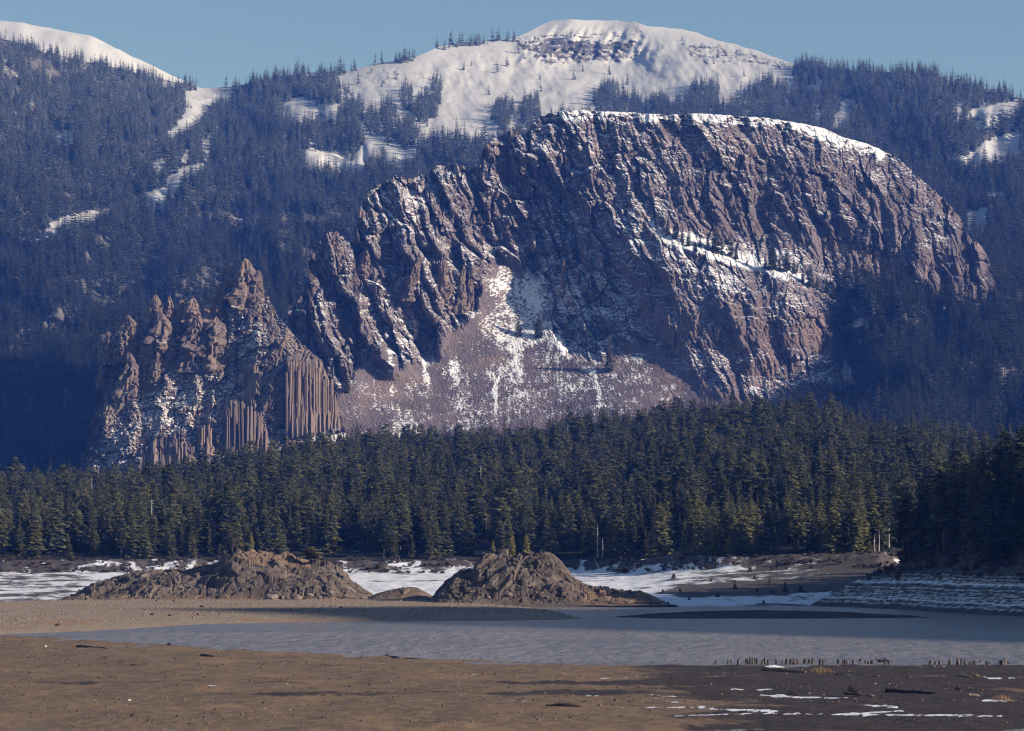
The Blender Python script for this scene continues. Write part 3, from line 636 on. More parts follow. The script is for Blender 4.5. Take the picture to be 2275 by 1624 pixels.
bk = np.stack([P[0], P[0]+np.stack([0*gx, 0*gx+60, 0*gx-40], -1), P[0]+np.stack([0*gx, 0*gx+200, 0*gx-200], -1)])
me = mesh_from('pinnacle_back', bk.reshape(-1, 3), grid_faces(3, nx, True), M['pinn']); attr(me, 'snow', np.full(3*nx, 0.))
link('back_slope', me, pinn)
def spire_mesh(h, w, dpt, seed, lean=0.0, rings=44, seg=34):
    k = np.linspace(0, 1, rings)[:, None]; a = np.linspace(0, 2*math.pi, seg, endpoint=False)[None]
    prof = np.clip(1-k**1.8, 0, 1)**.6*(1+0.30*perlin(k*4.1+seed, seed*1.7, 7))
    cr = 0.34*ridged(a*1.1+seed*3.1+k*.6, k*1.6+seed, 3, 200)+0.55*fbm(np.cos(a)*1.6+seed, np.sin(a)*1.6+k*6, 4, 201, .65)
    r = prof*(0.9+cr*.22+facets(a*1.1+seed*5, k*h/max(w, 1)*1.6, 320+int(seed*10), .17, .22, .12)+facets(a*2.6+seed*3, k*h/max(w, 1)*4, 420+int(seed*10), .10, .13, .06)+facets(a*5.5+seed, k*h/max(w, 1)*9, 520+int(seed*10), .045, .06, .02)); r[-1] = 0.02
    cx = lean*h*k+0.16*w*perlin(k*2.3, seed*2.2, 202)*k
    x = cx+r*np.cos(a)*w/2; y = r*np.sin(a)*dpt/2+0*a; z = k*h+0*a+0.05*h*fbm(np.cos(a)+seed, np.sin(a)+k*3, 3, 203)*(k > .02)
    V = np.stack([x, y, z], -1)
    i = np.arange(rings*seg).reshape(rings, seg); i2 = np.roll(i, -1, 1)
    F = np.stack([i[:-1], i2[:-1], i2[1:], i[1:]], -1).reshape(-1, 4)
    me = mesh_from('rock_spire', V.reshape(-1, 3), F, M['pinn']); attr(me, 'snow', np.full(rings*seg, -0.1)); return me
for k, (x, yt, yb, w, Y, ln) in enumerate([(242, 735, 800, 18, 2850, -.02), (282, 699, 775, 30, 2852, .04), (270, 735, 795, 20, 2846, 0), (305, 725, 785, 15, 2854, .1), (284, 783, 918, 36, 2832, .03), (256, 870, 940, 13, 2828, .1), (268, 820, 915, 16, 2836, .05),
        (347, 655, 715, 22, 2858, -.05), (354, 693, 818, 38, 2846, .03), (332, 725, 800, 20, 2850, .05), (341, 798, 878, 24, 2832, .04), (375, 658, 735, 18, 2862, .02), (392, 664, 728, 16, 2864, .15), (426, 662, 720, 26, 2860, .0), (430, 702, 818, 46, 2842, .02),
        (466, 706, 818, 46, 2840, .1), (477, 634, 712, 34, 2868, .12), (506, 585, 660, 20, 2876, .06), (541, 575, 680, 48, 2870, .10), (362, 672, 720, 14, 2863, 0), (312, 760, 870, 16, 2844, .02), (366, 800, 860, 12, 2838, .06), (220, 810, 850, 9, 2846, .1), (558, 600, 690, 22, 2866, .16)]):
    b = unproj(x, yb+12, Y); t_ = unproj(x, yt, Y); mpp = Y/FOC
    h = t_[2]-b[2]
    o = link('rock_spire', spire_mesh(h, w*mpp*1.72, w*mpp*1.8, k*1.37+.5, ln), pinn, tuple(b))
# separate crags of the butte
for k, (x, yt, yb, w, Y, ln) in enumerate([(742, 514, 600, 44, 3140, .0), (712, 535, 600, 24, 3134, -.15), (808, 550, 625, 26, 3150, .08), (1133, 283, 318, 13, 3345, 0), (1145, 288, 318, 12, 3346, .1), (905, 560, 660, 22, 3138, .25), (980, 575, 680, 34, 3182, .05), (1022, 588, 690, 22, 3196, .05), (1042, 590, 690, 18, 3205, .05), (1252, 575, 640, 10, 3240, .0)]):
    b = unproj(x, yb+10, Y); t_ = unproj(x, yt, Y); mpp = Y/FOC
    link('rock_crag', spire_mesh(t_[2]-b[2], w*mpp*1.25, w*mpp*1.6, k*2.11+9, ln), butte, tuple(b))
# basalt columns: six-sided prisms standing in the sheer walls
pm = {}
def prism(v):
    if v in pm: return pm[v]
    r = np.random.default_rng(300+v); a = np.arange(6)*math.pi/3
    rings = [(0, 1.0), (.45, 1.02), (.46, .95), (.8, .97), (.81, .9), (1, .86)]
    V = np.concatenate([np.c_[.5*k*np.cos(a)+r.normal(0, .05), .5*k*np.sin(a)+r.normal(0, .05), np.full(6, z)+(r.uniform(-.02, .02) if z == 1 else 0)] for z, k in rings])
    F = [(i*6+k, i*6+(k+1) % 6, (i+1)*6+(k+1) % 6, (i+1)*6+k) for i in range(5) for k in range(6)]
    F += [(30, 31, 32, 33), (30, 33, 34, 35)]
    me = mesh_from('basalt_column', V, np.array(F), M['pinn']); attr(me, 'snow', np.full(len(V), -.5)); pm[v] = me; return me
def colwall(x0, x1, top_a, bot_a, n, Y0, Y1, wd):
    for k in range(n):
        if random.random() < .16: continue
        f = (k+.5)/n; x = x0+(x1-x0)*f+random.uniform(-2, 2)
        yt = np.interp(f, [0, .5, 1], top_a)+random.choice([-6, 0, 0, 4, 10, 26])+random.uniform(-7, 7); yb = np.interp(f, [0, .5, 1], bot_a)+random.uniform(-2, 8)
        Y = np.interp(f, [0, .5, 1], [Y0, (Y0+Y1)/2-4, Y1])+random.uniform(-3.5, 2)
        b = unproj(x+random.uniform(0, 5), yb, Y); t_ = unproj(x, yt, Y)
        o = link('basalt_column', prism(random.randrange(6)), pinn, tuple(b))
        wv = wd*Y/FOC*random.uniform(.7, 1.35); o.scale = (wv, wv*1.3, t_[2]-b[2]); o.rotation_euler = (0, random.uniform(-.03, .01), random.uniform(0, 3))
colwall(634, 738, (806, 808, 845), (985, 972, 955), 30, 2784, 2814, 5.6)
colwall(500, 590, (905, 895, 930), (1020, 1015, 1005), 22, 2776, 2782, 5.4)
colwall(441, 468, (955, 945, 950), (1020, 1018, 1015), 6, 2774, 2776, 6)
colwall(545, 580, (818, 812, 822), (905, 900, 890), 6, 2806, 2804, 6)
colwall(735, 756, (850, 880, 905), (960, 958, 955), 4, 2812, 2822, 6)
colwall(318, 430, (1000, 985, 990), (1045, 1045, 1040), 16, 2774, 2770, 5)

# ================================================================== FOREST HILL
SKY_F = A([(-300, 1040), (35, 1040), (150, 1045), (300, 1035), (450, 1018), (600, 985), (700, 975), (760, 970), (850, 952), (1000, 952), (1100, 946), (1200, 938), (1290, 915), (1400, 908), (1500, 888), (1600, 888), (1700, 878), (1800, 882), (1860, 892), (1910, 915), (1980, 935), (2080, 930), (2150, 955), (2300, 960), (2600, 960)])
YC = 2050.0
def Ys(px): return np.interp(px, [-300, 1280, 1600, 1950, 2100, 2600], [1250, 1250, 1160, 1130, 1180, 1200])
def z_foot(px): return np.interp(px, [-300, 300, 700, 1400, 1500, 1900, 2600], [13.8, 13.6, 13.2, 13.6, 15.2, 16.6, 17.5])
def hill_z(px, Y):
    zc = unproj(px, np.interp(px, SKY_F[:, 0], SKY_F[:, 1])+72, YC)[..., 2]
    t = np.clip((Y-Ys(px))/(YC-Ys(px)), 0, 1.6)
    z = z_foot(px)+(zc-z_foot(px))*np.where(t < 1, t**0.95, 1-(t-1)*.5)
    return z+smooth(0, .15, t)*(fbm(px/160, Y/110, 3, 111)*6)
px = np.linspace(-300, 2600, 220); Yg = np.linspace(0, 1, 110)
PXh = np.repeat(px[None], 110, 0); Yh = Ys(PXh)-4+(2700-Ys(PXh))*Yg[:, None]
Zh = hill_z(PXh, Yh)
Ph = np.stack([(PXh-W0/2)/FOC*Yh, Yh, Zh], -1)
sheet('forest_hill', Ph, M['floor'], {'snow': 0.06*(fbm(PXh/50, Yh/50, 2, 112))-0.02}, smooth_=True, kind='structure')

# ================================================================== FAR SHORE (snowy flats and bank)
def Yw(px): return np.interp(px, [-300, 200, 700, 1150, 1800, 2600], [1058, 1056, 1010, 957, 955, 955])
def shore_z(px, Y):
    f = np.clip((Y-Yw(px))/(Ys(px)-28-Yw(px)), -1, 1.0); ztop = z_foot(px)
    zf = np.where(f < 0, f*3, (ztop-5.5)*f)+0.15
    bank = smooth(Ys(px)-30, Ys(px)-3, Y)
    z = zf+(ztop-zf)*bank*(f > 0)
    return z+smooth(0, .1, f)*(fbm(px/40, Y/30, 3, 121)*0.35+bank*fbm(px/38, Y/9, 3, 122)*1.2)
px = np.linspace(-300, 2600, 600); Yg = np.linspace(0, 1, 160)
PXs = np.repeat(px[None], 160, 0); Yss = Yw(PXs)-12+(Ys(PXs)+6-Yw(PXs)+12)*Yg[:, None]
Zs = shore_z(PXs, Yss); Zs[-1] -= 0.5
Pw = np.stack([(PXs-W0/2)/FOC*Yss, Yss, Zs], -1)
_, pys = proj(Pw)
bank = smooth(Ys(PXs)-32, Ys(PXs)-10, Yss)
sn = np.interp(PXs, [-300, 150, 250, 1480, 1560, 1900, 2600], [.42, .45, .62, .62, .45, .30, .3])-bank*.34
sn = sn+bank*.22*smooth(1450, 1560, PXs)+bank*.42*fbm(PXs/26, Yss/14, 3, 123)*1.6
sn = sn-0.45*polymask(PXs, pys, [(1460, 1318), (1520, 1300), (1700, 1292), (1830, 1290), (1860, 1310), (1700, 1322), (1560, 1330)], 8)+0.3*polymask(PXs, pys, [(1480, 1326), (1850, 1312), (1820, 1342), (1480, 1344)], 5)
sn = sn-0.25*polymask(PXs, pys, [(1830, 1240), (1960, 1230), (1960, 1290), (1850, 1290)], 10)
sheet('snowy_shore', Pw, M['shore'], {'snow': sn}, smooth_=True, kind='structure')

# ================================================================== LAKE
wv = A([(-600, 250, 0), (900, 250, 0), (900, 1300, 0), (-600, 1300, 0)])
wy = np.linspace(250, 1300, 30); wxx = np.linspace(-700, 700, 20)
Pk = np.stack([np.repeat(wxx[None], 30, 0), np.repeat(wy[:, None], 20, 1), np.zeros((30, 20))], -1)
sheet('lake_water', Pk, M['water'], kind='structure')

# ================================================================== GRAVEL BAR, DARK BAR, MUDFLAT
def poly_land(name, outline_px, mat, zmax, rise, nxg, nyg, seed, attrs=None, amp=.12, extra=None):
    """land whose waterline follows the outline; surface height grows with the distance to it"""
    o = flat(A(outline_px)[:, 0], A(outline_px)[:, 1])[:, :2]
    x0, y0 = o.min(0)-4; x1, y1 = o.max(0)+4
    ang = np.linspace(x0/y0 if x0 < 0 else x0/y1, x1/y0 if x1 > 0 else x1/y1, nxg)
    yy = 1/np.linspace(1/y0, 1/y1, nyg)
    Yy = np.repeat(yy[:, None], nxg, 1); Xx = ang[None]*Yy
    d = sdist(Xx+fbm(Xx/9, Yy/14, 3, seed+5)*1.6, Yy+fbm(Xx/9, Yy/14, 3, seed+6)*2.5, o)
    z = np.where(d > 0, zmax*(1-np.exp(-d*rise/zmax)), np.maximum(d*.25, -1.5))
    z = z+smooth(0, 3, d)*(fbm(Xx/10, Yy/16, 4, seed)*amp*2+fbm(Xx/1.5, Yy/2, 2, seed+1)*amp*.6)
    if extra is not None: z = z+extra(Xx, Yy, d)
    Pq = np.stack([Xx, Yy, z], -1); keep = None
    f = grid_faces(nyg, nxg); dm = d.ravel()[f].max(1); f = f[dm > -6]
    me = mesh_from(name, Pq.reshape(-1, 3), f, mat, True)
    used = attrs(Pq, d) if attrs else {}
    for k, v_ in used.items(): attr(me, k, v_)
    return link(name, me, kind='structure'), Pq
BAR = [(-250, 1425), (32, 1408), (180, 1403), (300, 1396), (450, 1386), (650, 1383), (850, 1381), (1100, 1379), (1250, 1377), (1292, 1374), (1225, 1356), (1150, 1346), (1050, 1338), (960, 1331), (880, 1326), (700, 1326), (400, 1330), (210, 1330), (180, 1336), (32, 1340), (-250, 1345)]
bar, Pbar = poly_land('gravel_beach', BAR, M['gravel'], 1.5, .10, 360, 180, 130)
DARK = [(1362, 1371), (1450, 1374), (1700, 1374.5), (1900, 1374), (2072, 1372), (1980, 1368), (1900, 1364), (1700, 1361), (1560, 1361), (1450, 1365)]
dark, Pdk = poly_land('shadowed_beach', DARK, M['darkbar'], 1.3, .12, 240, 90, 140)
MUD = [(-400, 1395), (32, 1411), (180, 1419), (370, 1431), (600, 1448), (800, 1456), (1000, 1464), (1270, 1476), (1500, 1478), (2245, 1478), (2600, 1478), (2600, 1640), (-400, 1640)]
streaks = [(430, 1522, 498, 1523, 2.0), (655, 1521, 715, 1522, 2), (742, 1521, 905, 1523, 1.6), (940, 1524, 1052, 1525, 2), (1030, 1497, 1125, 1500, 2.2), (1092, 1557, 1190, 1557, 3), (1160, 1501, 1300, 1505, 2.5), (1240, 1510, 1445, 1503, 2), (1292, 1544, 1383, 1550, 2.5), (1450, 1543, 1500, 1548, 3),
           (1445, 1550, 1520, 1563, 3), (1690, 1543, 1730, 1547, 3), (1725, 1546, 1785, 1550, 4), (1780, 1549, 1900, 1552, 2), (1320, 1572, 1560, 1570, 4), (1560, 1573, 1720, 1580, 4), (1710, 1586, 2236, 1590, 3), (1500, 1590, 1720, 1584, 2), (1919, 1566, 1986, 1571, 4), (2184, 1505, 2250, 1506, 5), (2189, 1557, 2250, 1556, 3.5),
           (1740, 1496, 1870, 1494, 2), (1860, 1497, 1950, 1502, 3), (1990, 1480, 2140, 1481, 1.2), (1550, 1502, 1600, 1503, 1.5), (1680, 1532, 1720, 1530, 2), (945, 1502, 955, 1503, 2), (275, 1554, 290, 1555, 2), (1105, 1587, 1130, 1588, 2), (40, 1443, 58, 1444, 1.5), (1590, 1487, 1612, 1487, 2), (1300, 1525, 1340, 1527, 1.5), (1625, 1531, 1660, 1533, 2), (255, 1577, 265, 1578, 1.5), (1860, 1587, 2000, 1579, 2)]
def mud_attr(Pq, d):
    x, y = proj(Pq); xs, ys_ = x, y
    sn = np.full(x.shape, -0.36)
    sn = sn+0.45*smooth(1250, 1700, x)*smooth(1488, 1530, y)
    for (x0, y0, x1, y1, w) in streaks:
        dx_, dy_ = x1-x0, y1-y0; t = np.clip(((x-x0)*dx_+(y-y0)*dy_)/(dx_*dx_+dy_*dy_), 0, 1)
        dd = np.hypot((x-x0-t*dx_)*0.35, y-y0-t*dy_+fbm(x/25, y/9, 3, 155)*2.5)
        sn = sn+0.98*(1-smooth(w*.15, w*1.1, dd))*np.clip(.62+1.5*fbm(x/16, y/2.6, 4, 156), 0, 1)
    y = y+7*fbm(x/120, y/30, 4, 157)+4*fbm(x/26, y/9, 3, 158)
    wet_shade = smooth(900, 1700, x+(y-1480)*-2)*0.9-0.16
    wet_shade = wet_shade+0.55*np.exp(-((y-1582)/3.5)**2)*smooth(300, 700, x)*(1-smooth(900, 1300, x))+0.5*np.exp(-((y-1540)/9)**2)*smooth(100, 500, x)*(1-smooth(1200, 1600, x))+0.6*np.exp(-((y-1516)/5)**2)+.45*np.exp(-((y-1483)/3)**2)*smooth(200, 400, x)*(1-smooth(500, 900, x))  # dark bands: wet mud plus shadow streaks painted into the colour
    wet_shade = wet_shade-0.45*smooth(1568, 1582, y)*(1-smooth(1300, 1500, x))
    wet_shade = wet_shade+0.3*(1-smooth(0.5, 3, d))
    return {'snow': sn, 'wet_shade': wet_shade}
mud, Pmud = poly_land('mudflat_ground', MUD, M['mud'], 2.0, .02, 560, 260, 150, mud_attr, .30)
def ground_at(Pq, x, y):
    """height of a polar sheet built by poly_land at a world point"""
    yy = Pq[:, 0, 1]; an = Pq[0, :, 0]/Pq[0, 0, 1]
    j = np.interp(y, yy, np.arange(len(yy))); i = np.interp(x/y, an, np.arange(len(an)))
    return float(bil(Pq[..., 2], np.array([j]), np.array([i]))[0])
def on(Pq, px_, py_, z=0.3):
    """point of that sheet seen at (px,py)"""
    for _ in range(6):
        p = flat(px_, py_, z); z = ground_at(Pq, p[0], p[1])
    return np.array([p[0], p[1], z])

# ================================================================== ISLANDS
def island(name, sil, Yc, depth_f, depth_b, seed, base=0.6, soil=None, crag=1.0, nxg=370, nyg=190):
    s_ = A(sil); x0, x1 = s_[0, 0]-14, s_[-1, 0]+14
    px_ = np.linspace(x0, x1, nxg); v = np.linspace(-1.15, 1.15, nyg)[:, None]
    top = np.interp(px_, s_[:, 0], s_[:, 1], left=s_[0, 1]+4, right=s_[-1, 1]+4)
    zt = unproj(px_, top, Yc)[:, 2][None]
    Yv = Yc+np.where(v < 0, v*depth_f, v*depth_b)+0*px_[None]
    Xv = (px_[None]-W0/2)/FOC*Yc+0*v
    av = np.abs(v)
    prof = np.clip(1-av**1.7, 0, 1)**.85-np.clip(av-1, 0, 1)*.6
    hgt = np.maximum(zt-base, -.6)
    z = base+hgt*prof
    stp = smooth(0.5, 4, z)*(1-smooth(.88, 1.05, av)*.4)
    wv_ = fbm(Xv/14, Yv/14, 3, seed)*6
    n = 1.7*(ridged((Xv+Yv*.25)/22, (Yv+z*1.2)/18, 3, seed, .5)-.35)+facets((Xv+wv_)/7, (Yv+wv_)/5.5, seed+1, 1.0, .8, .8)+facets((Xv+wv_*.5)/2.8, (Yv+wv_*.5)/2.4, seed+2, .42, .35, .3)+.35*fbm(Xv/1.6, Yv/1.8, 3, seed+3, .6)
    z2 = z+stp*crag*n*np.interp(hgt+0*v, [0, 3, 10], [.25, .6, 1])
    Pq = np.stack([Xv, Yv, z2], -1)
    so_ = soil(px_[None]+0*v, z2, v+0*px_[None]) if soil else np.zeros_like(z2)
    return sheet(name, Pq, M['island'], {'snow': np.full_like(z2, -.2)+0.0*z2, 'soil': so_}, kind='structure'), Pq
isl, PI1 = island('island_terrain', [(140, 1334), (165, 1326), (200, 1308), (250, 1290), (330, 1272), (400, 1266), (470, 1263), (510, 1247), (530, 1226), (560, 1224), (600, 1233), (650, 1240), (685, 1247), (705, 1249), (722, 1253), (748, 1263), (772, 1285), (800, 1310), (835, 1326)], 1030, 42, 34, 160,
                  soil=lambda x, z, v: (1-smooth(1.5, 3.4, z+1.0*fbm(x/20, v*4, 3, 9)))*.8+.75*smooth(11, 13, z)*(x < 700)*(v > -.45))
isr, PI2 = island('island_terrain', [(948, 1336), (965, 1325), (985, 1305), (1010, 1280), (1050, 1263), (1065, 1243), (1090, 1234), (1150, 1236), (1188, 1239), (1225, 1241), (1243, 1256), (1270, 1285), (1300, 1301), (1350, 1311), (1420, 1318), (1455, 1328), (1480, 1340)], 975, 32, 30, 170,
                  soil=lambda x, z, v: .95*smooth(1265, 1310, x)*(1-smooth(4.5, 6, z+1.3*fbm(x/14, v*4, 3, 8))))
ism, PI3 = island('mound_terrain', [(815, 1330), (840, 1318), (870, 1308), (900, 1304), (930, 1308), (950, 1318), (972, 1330)], 1010, 14, 14, 180, crag=.35, soil=lambda x, z, v: .5+0*x, nxg=120, nyg=70)
def isl_at(Pq, px_, v=0.0):
    i = np.interp(px_, np.linspace(0, 1, Pq.shape[1])*(Pq.px1-Pq.px0)+Pq.px0 if hasattr(Pq, 'px1') else [0, 1], [0, 1])
def on_sheet(Pq, px_, py_=None, v=0.02):
    """vertex of an island near that column; the crest row by default, else the front point nearest the picture height"""
    x, y = proj(Pq)
    if py_ is None:
        row = int((v+1.15)/2.3*(Pq.shape[0]-1)); i = int(np.argmin(np.abs(x[row]-px_)))
        j = int(np.argmin(y[:, max(i-2, 0):i+3].min(1))); return Pq[j, i]
    half = Pq.shape[0]//2+4
    dd = (x[:half]-px_)**2+(y[:half]-py_)**2; k = np.unravel_index(np.argmin(dd), dd.shape); return Pq[k]

# ================================================================== PROMONTORY with the hill that rises beyond the frame
SHORE = [(97, 955), (107, 935), (117, 910), (128, 865), (141, 815), (165, 745), (220, 680), (320, 640), (1100, 560), (1100, 1700), (190, 1700), (178, 1250), (158, 1120), (128, 1030), (106, 985)]
xs = np.r_[np.linspace(85, 215, 230), np.linspace(216, 1000, 70)]; ys_ = np.r_[np.linspace(600, 780, 30), np.linspace(782, 1080, 260), np.linspace(1084, 1600, 50)]
Xp, Yp = np.meshgrid(xs, ys_)
d = sdist(Xp+fbm(Xp/22, Yp/22, 3, 191)*3, Yp+fbm(Xp/22, Yp/22, 3, 192)*4, SHORE)
def prom_z(d, X, Y):
    z = np.where(d > 0, np.where(d < 36, d*.58, 20.9+(d-36)*.62), d*.3)
    z = np.where(z > 48, 48+(z-48)*.22, z)
    z = np.where(d > 0, z*(1-.62*smooth(925, 1040, Y)), z)
    return z+smooth(4, 60, d)*fbm(X/60, Y/60, 3, 193)*4
zp = prom_z(d, Xp, Yp)
lv = (zp+fbm(Xp/40, Yp/40, 2, 194)*.5)/1.25
zp = zp+smooth(0, 2, d)*(1-smooth(28, 36, d))*(.18*(np.abs(lv-np.floor(lv)-.5)*2-.5)+fbm(Xp/6, Yp/2.5, 3, 195)*.07)
zp = zp+smooth(22, 34, d)*fbm(Xp/5, Yp/5, 3, 196)*.8
Pp = np.stack([Xp, Yp, zp], -1)
sheet('promontory_land', Pp, M['prom'], {'snow': 0.42-0.62*smooth(14, 36, d)-.3*(1-smooth(0, 3, d))}, smooth_=True, kind='structure')
def prom_at(x, y):
    j = np.interp(y, ys_, np.arange(len(ys_))); i = np.interp(x, xs, np.arange(len(xs)))
    return bil(zp, np.atleast_1d(j), np.atleast_1d(i))

# unseen mountain, added beyond the right edge to cast shade over the bay
a_ = np.linspace(0, 2*math.pi, 90); r_ = np.linspace(0, 1, 40)[:, None]
hS = 616.0; RS_ = hS*1.02
Ps = np.stack([1500+RS_*r_*np.cos(a_), 350+1.8*RS_*r_*np.sin(a_), hS*(1-r_)*(1+.0*a_)+r_*(1-r_)*240*fbm(np.cos(a_)*2+3, np.sin(a_)*2+r_*3, 4, 197)-4], -1)
sheet('added_shade_mountain', Ps, M['floor'], {'snow': np.full(Ps.shape[:2], .05)}, flip=True, kind='structure')

# ================================================================== TREES
def thing(name, label, cat, loc, rz=0.0, group=None, sc=1.0):
    o = bpy.data.objects.new(name, None); COL.objects.link(o); o.location = tuple(float(c) for c in loc); o.rotation_euler = (0, 0, rz)
    o.scale = (sc, sc, sc) if np.isscalar(sc) else sc
    o.empty_display_size = 1; o['label'] = label; o['category'] = cat
    if group: o['group'] = group
    return o
def single(name, me, label, cat, loc, rz=0.0, group=None, sc=1.0):
    o = link(name, me, None, tuple(float(c) for c in loc), label=label, category=cat); o.rotation_euler = (0, 0, rz)
    o.scale = (sc, sc, sc) if np.isscalar(sc) else sc
    if group: o['group'] = group
    return o
HGT = {s_[0]: s_[1] for s_ in shapes}
def tree(shape, loc, height, label, group, rz=None, crown=None, wide=1.0, name='pine_tree'):
    k = height/HGT[shape]
    t = thing(name, label, 'tree', loc, random.uniform(0, 6.28) if rz is None else rz, group, (k*wide, k*wide, k))
    link('trunk', TRUNK[shape], t); link('crown', crown or CROWN[shape], t)
    return t
# forest on the hill: jittered grid; the trees that show largest become objects
cell = 8.4
gxw, gyw = np.meshgrid(np.arange(-420, 460, cell), np.arange(1135, 2420, cell))
X = (gxw+rng.uniform(-.48, .48, gxw.shape)*cell).ravel(); Y = (gyw+rng.uniform(-.48, .48, gyw.shape)*cell).ravel()
pxx = W0/2+FOC*X/Y
ok = (pxx > -200) & (pxx < 2450) & (Y > Ys(pxx)+2+6*perlin(pxx/30, 2.2, 3)) & (rng.random(X.shape) < 0.68+1.0*fbm(X/50, Y/50, 3, 201))
ok &= (sdist(X, Y, SHORE) < 25) | (Y > 1350)
X, Y, pxx = X[ok], Y[ok], pxx[ok]
Z = hill_z(pxx, Y)-.5
hgt = rng.uniform(13, 26, len(X))*np.where(rng.random(len(X)) < .18, 1.22, 1)*(1+.22*fbm(X/45, Y/45, 2, 203))*(0.75+0.25*smooth(0, 40, Y-Ys(pxx)))
var = rng.choice(8, len(X), p=[.13, .15, .13, .11, .14, .08, .12, .14])
names = [s_[0] for s_ in shapes]
hs = np.array([HGT[n] for n in names])
# promontory trees
cell = 6.5
gxw, gyw = np.meshgrid(np.arange(100, 900, cell), np.arange(700, 1500, cell))
X2 = (gxw+rng.uniform(-.48, .48, gxw.shape)*cell).ravel(); Y2 = (gyw+rng.uniform(-.48, .48, gyw.shape)*cell).ravel()
d2 = sdist(X2, Y2, SHORE)
ok = (d2 > 26+6*perlin(X2/14, Y2/14, 5)) & (d2 < 420) & ~((X2 > 178) & (Y2 > 800) & (Y2 < 1010)) & (rng.random(X2.shape) < 1-.75*smooth(960, 1060, Y2)) & (rng.random(X2.shape) < .8) & ~((X2 > 420) & (rng.random(X2.shape) < .45))
X2, Y2 = X2[ok], Y2[ok]; Z2 = prom_at(X2, Y2)-.4
h2 = rng.uniform(21, 34, len(X2))*np.where(X2 > 150, .9, 1); px2 = W0/2+FOC*X2/Y2; v2 = rng.choice(8, len(X2), p=[.15, .15, .2, .08, .14, .08, .08, .12])
# choose the ones that show largest
inview1 = (pxx > 0) & (pxx < 2275); inview2 = (px2 < 2290) & (px2 > 1800)
front1 = np.where(inview1, hgt/Y*FOC*np.where(Y < Ys(pxx)+95, 1.5, np.where(Y < Ys(pxx)+240, 1.0, .8))*rng.uniform(.8, 1.2, len(X)), 0)
pick1 = np.argsort(-front1)[:190]
front2 = np.where(inview2 & (sdist(X2, Y2, SHORE) < 75), h2/Y2*rng.uniform(.8, 1.2, len(X2)), 0)
pick2 = np.argsort(-front2)[:min(70, int((front2 > 0).sum()))]
rest1 = np.setdiff1d(np.arange(len(X)), pick1); rest2 = np.setdiff1d(np.arange(len(X2)), pick2)
forest('hill_forest', np.c_[X, Y, Z][rest1], (hgt/hs[var])[rest1], JOINT, var[rest1])
forest('promontory_forest', np.c_[X2, Y2, Z2][rest2], (h2/hs[v2])[rest2], JOINT, v2[rest2])
marks = [(0, 130, 'above the far-left snow'), (130, 300, 'above the long island tip'), (300, 430, 'behind the long island shoulder'), (430, 520, 'left of the long island pine'), (520, 610, 'behind the long island pine'), (610, 730, 'behind the island bush'),
         (730, 850, 'right of the long island'), (850, 960, 'above the mid-channel mound'), (960, 1070, 'behind the steep island slope'), (1070, 1120, 'behind the small island pine'), (1120, 1200, 'behind the twin island pines'), (1200, 1300, 'behind the steep island brow'),
         (1300, 1400, 'beside the white snag'), (1400, 1500, 'above the bright snow'), (1500, 1580, 'left of the snow chute'), (1580, 1680, 'above the stump field'), (1680, 1780, 'above the snow ledge'), (1780, 1880, 'above the brown bluff'), (1880, 1980, 'above the promontory gully'), (1980, 2400, 'behind the dark promontory')]
look = {'narrow': 'narrow dark conifer', 'broad': 'broad shaggy conifer', 'pointed': 'tall pointed conifer', 'round': 'round-topped pine', 'ragged': 'ragged open-crowned pine', 'slim': 'slim spire-like conifer', 'clumped': 'tall clump-crowned pine', 'shaggy': 'wide shaggy fir'}
recs = []
for k in pick1:
    depth = Y[k]-Ys(pxx[k]); row = 'at the hill foot' if depth < 45 else ('some rows uphill' if depth < 130 else 'high on the slope')
    mk = [m[2] for m in marks if m[0] <= pxx[k] < m[1]]
    recs.append(((X[k], Y[k], Z[k]), names[var[k]], hgt[k], '%s %s, %s' % (look[names[var[k]]], row, mk[0] if mk else 'behind the dark promontory'), 'conifers of the forest hill', pxx[k]))
for k in pick2:
    dd = sdist(X2[k:k+1], Y2[k:k+1], SHORE)[0]
    row = 'on the lower edge' if dd < 40 else ('in the middle' if dd < 55 else 'near the top')
    col_ = 'left end' if px2[k] < 2030 else ('centre' if px2[k] < 2140 else 'right end')
    recs.append(((X2[k], Y2[k], Z2[k]), names[v2[k]], h2[k], '%s %s of the shaded promontory wood, %s' % (look[names[v2[k]]], row, col_), 'conifers of the shaded promontory', px2[k]))
ordw = ['first', 'second', 'third', 'fourth', 'fifth', 'sixth', 'seventh', 'eighth', 'ninth', 'tenth', 'eleventh', 'twelfth', 'thirteenth', 'fourteenth', 'fifteenth', 'sixteenth', 'seventeenth', 'eighteenth', 'nineteenth', 'twentieth']
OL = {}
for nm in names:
    OL[nm] = CROWN[nm].copy(); OL[nm].materials[0] = M['leaf_lit_olive']
bylab = {}
for r_ in recs: bylab.setdefault(r_[3], []).append(r_)
for lab, rs in bylab.items():
    rs.sort(key=lambda r_: r_[5])
    for n_, r_ in enumerate(rs):
        l2 = lab if len(rs) == 1 else ('%s %s' % ((['leftmost']+ordw[1:])[min(n_, 19)], lab))
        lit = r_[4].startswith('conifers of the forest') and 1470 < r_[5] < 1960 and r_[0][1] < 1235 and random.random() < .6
        tree(r_[1], r_[0], r_[2], l2, r_[4], crown=OL[r_[1]] if lit else None)

